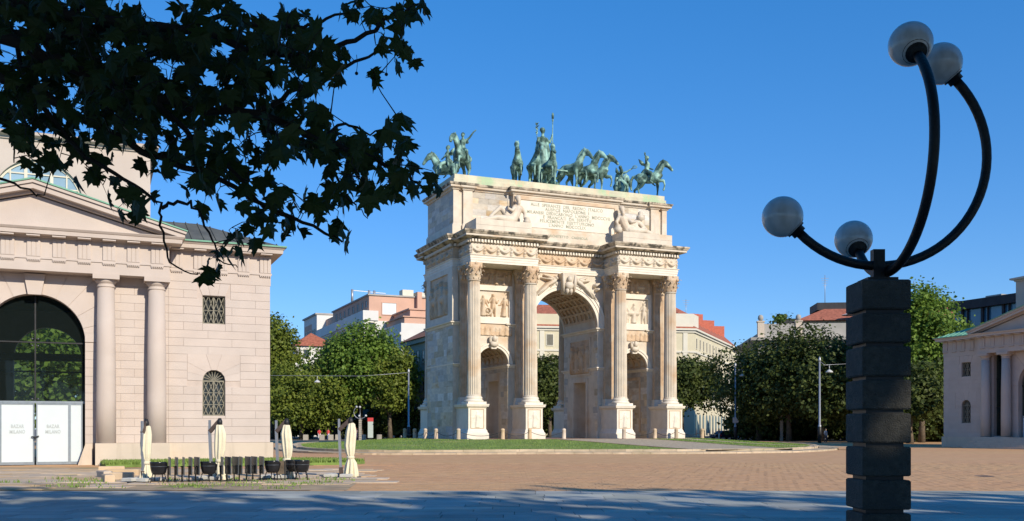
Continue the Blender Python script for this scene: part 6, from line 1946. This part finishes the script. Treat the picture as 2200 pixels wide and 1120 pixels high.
for px, Y, H, rx, sd, lab in ((612,172,7.5,7.0,31,'dark shrubs under the plane trees by the left toll house'),(668,180,8.0,9.0,32,'dark shrubs behind the two people in red'),(760,188,8.5,10.0,33,'dark shrubs behind the pale pillar lamp'),(850,164,6.5,7.5,34,'dark shrubs behind the steel pole left of the arch'),
        (1185,184,7.5,9.0,35,'dark shrubs seen low through the main arch'),(1660,156,7.0,9.0,36,'dark shrubs under the left of the right grove'),(1740,150,7.0,9.5,37,'dark shrubs under the middle of the right grove'),(1830,150,7.0,9.0,38,'dark shrubs beside the granite pillar, left'),(1990,132,6.0,8.0,39,'dark shrubs between granite pillar and right toll house')):
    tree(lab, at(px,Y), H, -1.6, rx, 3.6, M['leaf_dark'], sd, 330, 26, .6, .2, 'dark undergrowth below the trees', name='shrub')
tree('sunlit tree seen through the glazed portal of the left toll house', Vector((-45.5,101,0)), 19.0, -2.6, 10.5, 8.0, M['leaf_bright'], 41, 420, 28, .6)
tree('low shaded tree hiding the street at right', at(1905,150), 12.0, .8, 7.0, 6.0, M['leaf_dark'], 23, 340, 26, .55)

# --- belt of park trees behind the viewpoint: it casts the shade on the pavement
me_parts = []
rs = np.random.RandomState(77)
bt = [(2,-5.5,23.6,6.4),(10.5,-5,24.0,6.4),(19,-5.5,24.0,6.6),(28,-5,23.6,6.4),(34.5,-5.6,23.8,4.6),(46.5,-5,23.6,6.2),(55,-5.5,24.0,6.6),(64,-5.5,23.8,6.6),(-7,-5.5,23.2,6),(15,-14,27.5,6.8),(24,-14,27.4,6.8),(6,-14,27,6.8),(33,-14.5,26.8,6.4),(45,-14,27.2,6.4),(53,-14,27.5,6.8),(61,-14,27,6.8),(-4,-14,26,6.8),(70,-13,27,6.8)]
VV = []
for i, (x, y, H, r) in enumerate(bt):
    m = crown_mesh('tmp', 200+i, r, r*.9, (H-3.6)/2, 9, 255, 20, .95, M['leaf_sun'], .5, csz=.15)
    co = np.empty(len(m.vertices)*3); m.vertices.foreach_get('co', co); co = co.reshape(-1,3) + np.array([x, y, 3.6+(H-3.6)/2])
    VV.append(co); bpy.data.meshes.remove(m)
VV = np.concatenate(VV).reshape(-1,4,3)
# leaves thinned along sun rays to chosen spots, shaping the flecks of sun
sd = np.array(list(sun_dir)); cc = VV.mean(1); keep = np.ones(len(VV), bool)
gaps = [((3.28,8.3,2.2), .62, .16), ((3.36,8.3,1.95), .50, .16)]
gaps += [((1.5+t*7.5, 27.6-t*6.0+.3*math.sin(t*9), 0), .75, .15) for t in np.linspace(0,1,9)]
gaps += [((rs.uniform(-13,14), rs.uniform(19.5,28), 0), rs.uniform(.28,.55), .06) for _ in range(55)]
for p_, r_g, kp in gaps:
    v_ = cc-np.array(p_); dist = np.linalg.norm(v_-np.outer(v_@sd, sd), axis=1)
    keep &= (dist > r_g) | (rs.rand(len(cc)) < kp)
VV = VV[keep].reshape(-1,3); n = len(VV)//4
me = bpy.data.meshes.new('park_trees'); me.vertices.add(n*4); me.vertices.foreach_set('co', VV.ravel()); me.loops.add(n*4); me.loops.foreach_set('vertex_index', np.arange(n*4))
me.polygons.add(n); me.polygons.foreach_set('loop_start', np.arange(0,n*4,4)); me.polygons.foreach_set('loop_total', np.full(n,4)); me.materials.append(M['leaf_sun']); me.update()
belt = tag(link('park_trees', me), 'belt of park trees behind the viewpoint that shades the pavement', 'trees', kind='stuff')
tb = MB()
for (x, y, H, r) in bt: tb.tube([(x,y,0),(x+.1,y,3),(x,y+.1,H*.6)], [.42,.32,.15], 8)
tb.build('trunks', M['bark'], belt)['kind'] = 'stuff'

# ================================================================ the near plane tree whose boughs hang into the picture
near = thing('plane_tree', 'dark plane tree boughs with lobed leaves hanging in from the upper left', 'tree', (-5.6, 2.2, 0), 0)
nb_ = MB(); nb_.tube([(0,0,0),(.05,0,1.5),(.1,.05,3),(.0,.1,5),(.1,.2,8)], [.34,.28,.25,.2,.12], 14); nb_.build('trunk', M['bark'], near)
rn = random.Random(12)
O = Vector((-5.6,2.2,0))
def W(px, py, Y): return at(px, Y, py) - O
limbs = [
 ([(-150,-60,4.6),(60,20,4.8),(250,45,4.9),(430,70,5.0),(560,110,5.1),(690,120,5.1),(760,85,5.1),(850,30,5.1),(905,8,5.1)], .030),
 ([(-150,60,4.7),(80,80,4.9),(230,60,5.0),(330,80,5.0),(480,40,5.2),(620,60,5.2),(680,55,5.2),(760,20,5.3)], .026),
 ([(-150,20,4.2),(100,120,4.4),(200,160,4.5),(330,210,4.6),(450,240,4.7),(560,240,4.7),(680,300,4.8),(760,330,4.9),(830,350,4.9),(880,380,5.0),(905,400,5.0)], .030),
 ([(-150,100,4.4),(60,190,4.5),(180,250,4.6),(300,320,4.7),(400,360,4.7),(500,400,4.8),(600,460,4.8),(700,500,4.9),(735,520,4.9)], .024),
 ([(60,190,4.5),(150,300,4.6),(200,350,4.6),(290,400,4.7),(345,440,4.7),(350,500,4.7),(365,570,4.7),(425,590,4.7)], .013),
 ([(-150,330,4.4),(0,382,4.4),(60,410,4.4),(95,420,4.4)], .009),
 ([(330,210,4.6),(420,300,4.7),(480,340,4.7),(560,440,4.8),(640,470,4.8)], .016),
 ([(345,440,4.7),(385,436,4.7),(415,445,4.7),(450,500,4.7),(470,560,4.7),(510,575,4.7)], .010),
 ([(560,240,4.7),(640,190,4.8),(760,130,5.0),(830,110,5.0),(880,120,5.0)], .014),
 ([(680,300,4.8),(740,260,4.9),(800,290,4.9),(850,270,5.0)], .010),
 ([(700,330,4.8),(730,400,4.9),(760,440,4.9),(790,470,4.9)], .009),
 ([(150,30,4.9),(260,-30,5.0)], .015), ([(480,240,4.7),(520,160,4.8),(600,120,4.9),(660,60,5.0)], .012),
 ([(20,60,4.8),(60,200,4.8),(40,300,4.8),(30,350,4.8)], .012),
]
anchors = []
for pts, r in limbs:
    P = [W(*p) for p in pts]
    Q = []
    for a, b in zip(P, P[1:]):
        for k in range(4): Q.append(a.lerp(b, k/4) + Vector((rn.gauss(0,.008), rn.gauss(0,.01), rn.gauss(0,.008))))
    Q.append(P[-1])
    anchors += Q
    m = MB(); m.tube(Q, [r*(1-.78*i/(len(Q)-1)) for i in range(len(Q))], 7); m.build('branch', M['twig'], near)
m = MB(); m.tube([(.05,.08,3.6), W(-420,-40,4.0), W(-150,20,4.2)], [.12,.07,.04], 8); m.tube([(.05,.08,4.0), W(-400,-160,4.4), W(-150,-60,4.6), ], [.11,.07,.04], 8); m.tube([(.05,.08,3.2), W(-420,150,4.2), W(-150,330,4.4)], [.08,.05,.014], 8); m.tube([W(-420,-40,4.0), W(-150,60,4.7)], [.06,.03], 8); m.tube([W(-420,-40,4.0), W(-150,100,4.4)], [.06,.03], 8)
m.build('bough', M['bark'], near)
# one lobed leaf, in three foldings; blade in the xz plane, stalk at the origin, tip down
half = [(0,.02),(.10,.10),(.34,.10),(.50,.20),(.43,.26),(.66,.34),(.46,.40),(.40,.44),(.50,.58),(.56,.80),(.40,.70),(.26,.66),(.20,.70),(.18,.84),(.08,.92),(.0,1.12)]
def leaf_mesh(k):
    rr = random.Random(k); fold = (.12,.35,.62)[k % 3]; curl = rr.uniform(-.35,.5); asy = rr.uniform(.82,1.18); tall = rr.uniform(.85,1.12)
    L = [(-x, z) for x, z in half[1:-1]]; out = half + L[::-1]
    V = [(0,0,-.42)]
    for x, z in out: V.append((x*(asy if x > 0 else 2-asy)+rr.uniform(-.035,.035), abs(x)*fold + curl*z*z*.5 + rr.uniform(-.03,.03), -z*tall+rr.uniform(-.03,.03)))
    # midrib points keep the fold
    n = len(out)
    F = [(0, 1+i, 1+(i+1) % n) for i in range(n)]
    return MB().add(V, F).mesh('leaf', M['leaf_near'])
LM = [leaf_mesh(k) for k in range(12)]
regions = [(60,60,130,110,74),(200,110,150,110,72),(330,150,130,110,54),(470,70,120,80,36),(590,150,95,95,34),(480,190,110,80,34),(120,210,130,75,40),(30,255,60,60,16),(260,250,110,60,26),(690,140,55,50,11),(630,60,60,50,10),(760,25,45,25,6),
 (885,20,35,18,5),(835,95,30,30,4),(872,125,26,28,4),(795,165,16,14,2),(560,300,70,50,14),(640,270,70,50,16),(690,330,65,40,14),(780,330,50,38,10),(850,285,34,32,5),(868,350,30,40,7),(865,400,35,35,6),(790,400,55,40,10),(700,430,55,40,9),(735,495,35,30,4),
 (420,310,80,60,16),(480,380,70,45,10),(560,430,60,50,10),(620,480,45,40,6),(430,430,40,45,6),(350,330,60,50,9),(240,395,50,40,5),(300,440,45,35,5),(180,330,60,50,9),(470,560,35,28,4),(440,590,22,18,2),(520,520,40,35,4),(930,395,22,14,2),(905,420,18,26,2),(90,330,50,40,6),(160,390,18,20,1),(245,458,12,10,1),(815,55,40,30,3)]
leaves = []
for cx, cy, rx, ry, n in regions:
    for _ in range(int(n*(1.85 if n > 30 else 1.8 if n > 9 else 1.45)+.5)):
        a = rn.uniform(0,6.2832); k = math.sqrt(rn.random())
        px, py = cx+rx*k*math.cos(a), cy+ry*k*math.sin(a)
        Y = min(6.4, max(3.9, rn.gauss(5.0, .6)))
        leaves.append((W(px, py, Y), rn.triangular(.055,.135,.090)*(1.0 if k < .8 else .92)))
leaves.sort(key=lambda l: -l[1]/(l[0]+O).y)
stuff = MB(); tw = MB()
from mathutils import Euler
todo = []
for i, (p, s) in enumerate(leaves):
    e = (R(rn.gauss(-8,34)), R(rn.gauss(0,48)), R(rn.gauss(0,55)))
    Mx = Euler(e).to_matrix()
    base = p + Mx @ Vector((0,0,.45*s))
    if i < 300:
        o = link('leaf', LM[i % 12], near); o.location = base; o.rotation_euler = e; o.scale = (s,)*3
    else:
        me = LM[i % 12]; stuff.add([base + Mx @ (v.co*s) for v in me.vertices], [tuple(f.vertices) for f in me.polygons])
    todo.append(base)
# twigs grow outwards from the limbs, each new twig starting from the nearest wood
AN = np.array([list(q) for q in anchors]); 
todo.sort(key=lambda q: float(((AN-np.array(list(q)))**2).sum(1).min()))
for base in todo:
    d2 = ((AN-np.array(list(base)))**2).sum(1); j = int(d2.argmin()); an = Vector(AN[j]); L_ = math.sqrt(d2[j])
    if L_ > .22: continue
    sag = Vector((rn.gauss(0,.12), rn.gauss(0,.12), rn.uniform(0,.22)))*L_
    q1, q2 = an.lerp(base,.4)+sag, an.lerp(base,.75)+sag*.7
    k_ = min(1.0, L_/.3)
    tw.tube([an, q1, q2, base], [.0018+.0018*k_, .0016+.0014*k_, .0014+.0008*k_, .0013], 4, cap=False)
    AN = np.vstack([AN, [list(q1), list(q2)]])
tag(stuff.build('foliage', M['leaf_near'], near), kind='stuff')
tag(tw.build('twigs', M['twig'], near), kind='stuff')
# rest of the crown overhead, above the picture, added to darken boughs and pavement
cm_ = crown_mesh('crown', 321, 7.5, 5.2, 2.6, 9, 420, 22, .30, M['leaf_near'], .5, csz=.12)
cr_ = link('crown', cm_, near); cr_.location = (4.6, 1.6, 8.3); cr_['kind'] = 'stuff'
# dangling seed balls
for px, py, py2 in ((766,118,156),(830,110,158)):
    b = MB(); b.tube([W(px,py,5.0), W(px+2,(py+py2)/2,5.0), W(px,py2,5.0)], .0016, 5); sb_ = b.build('seed_stalk', M['twig'], near)
    q = MB(); q.ball(W(px,py2+2,5.0), .009); q.build('seed_ball', M['twig'], sb_)
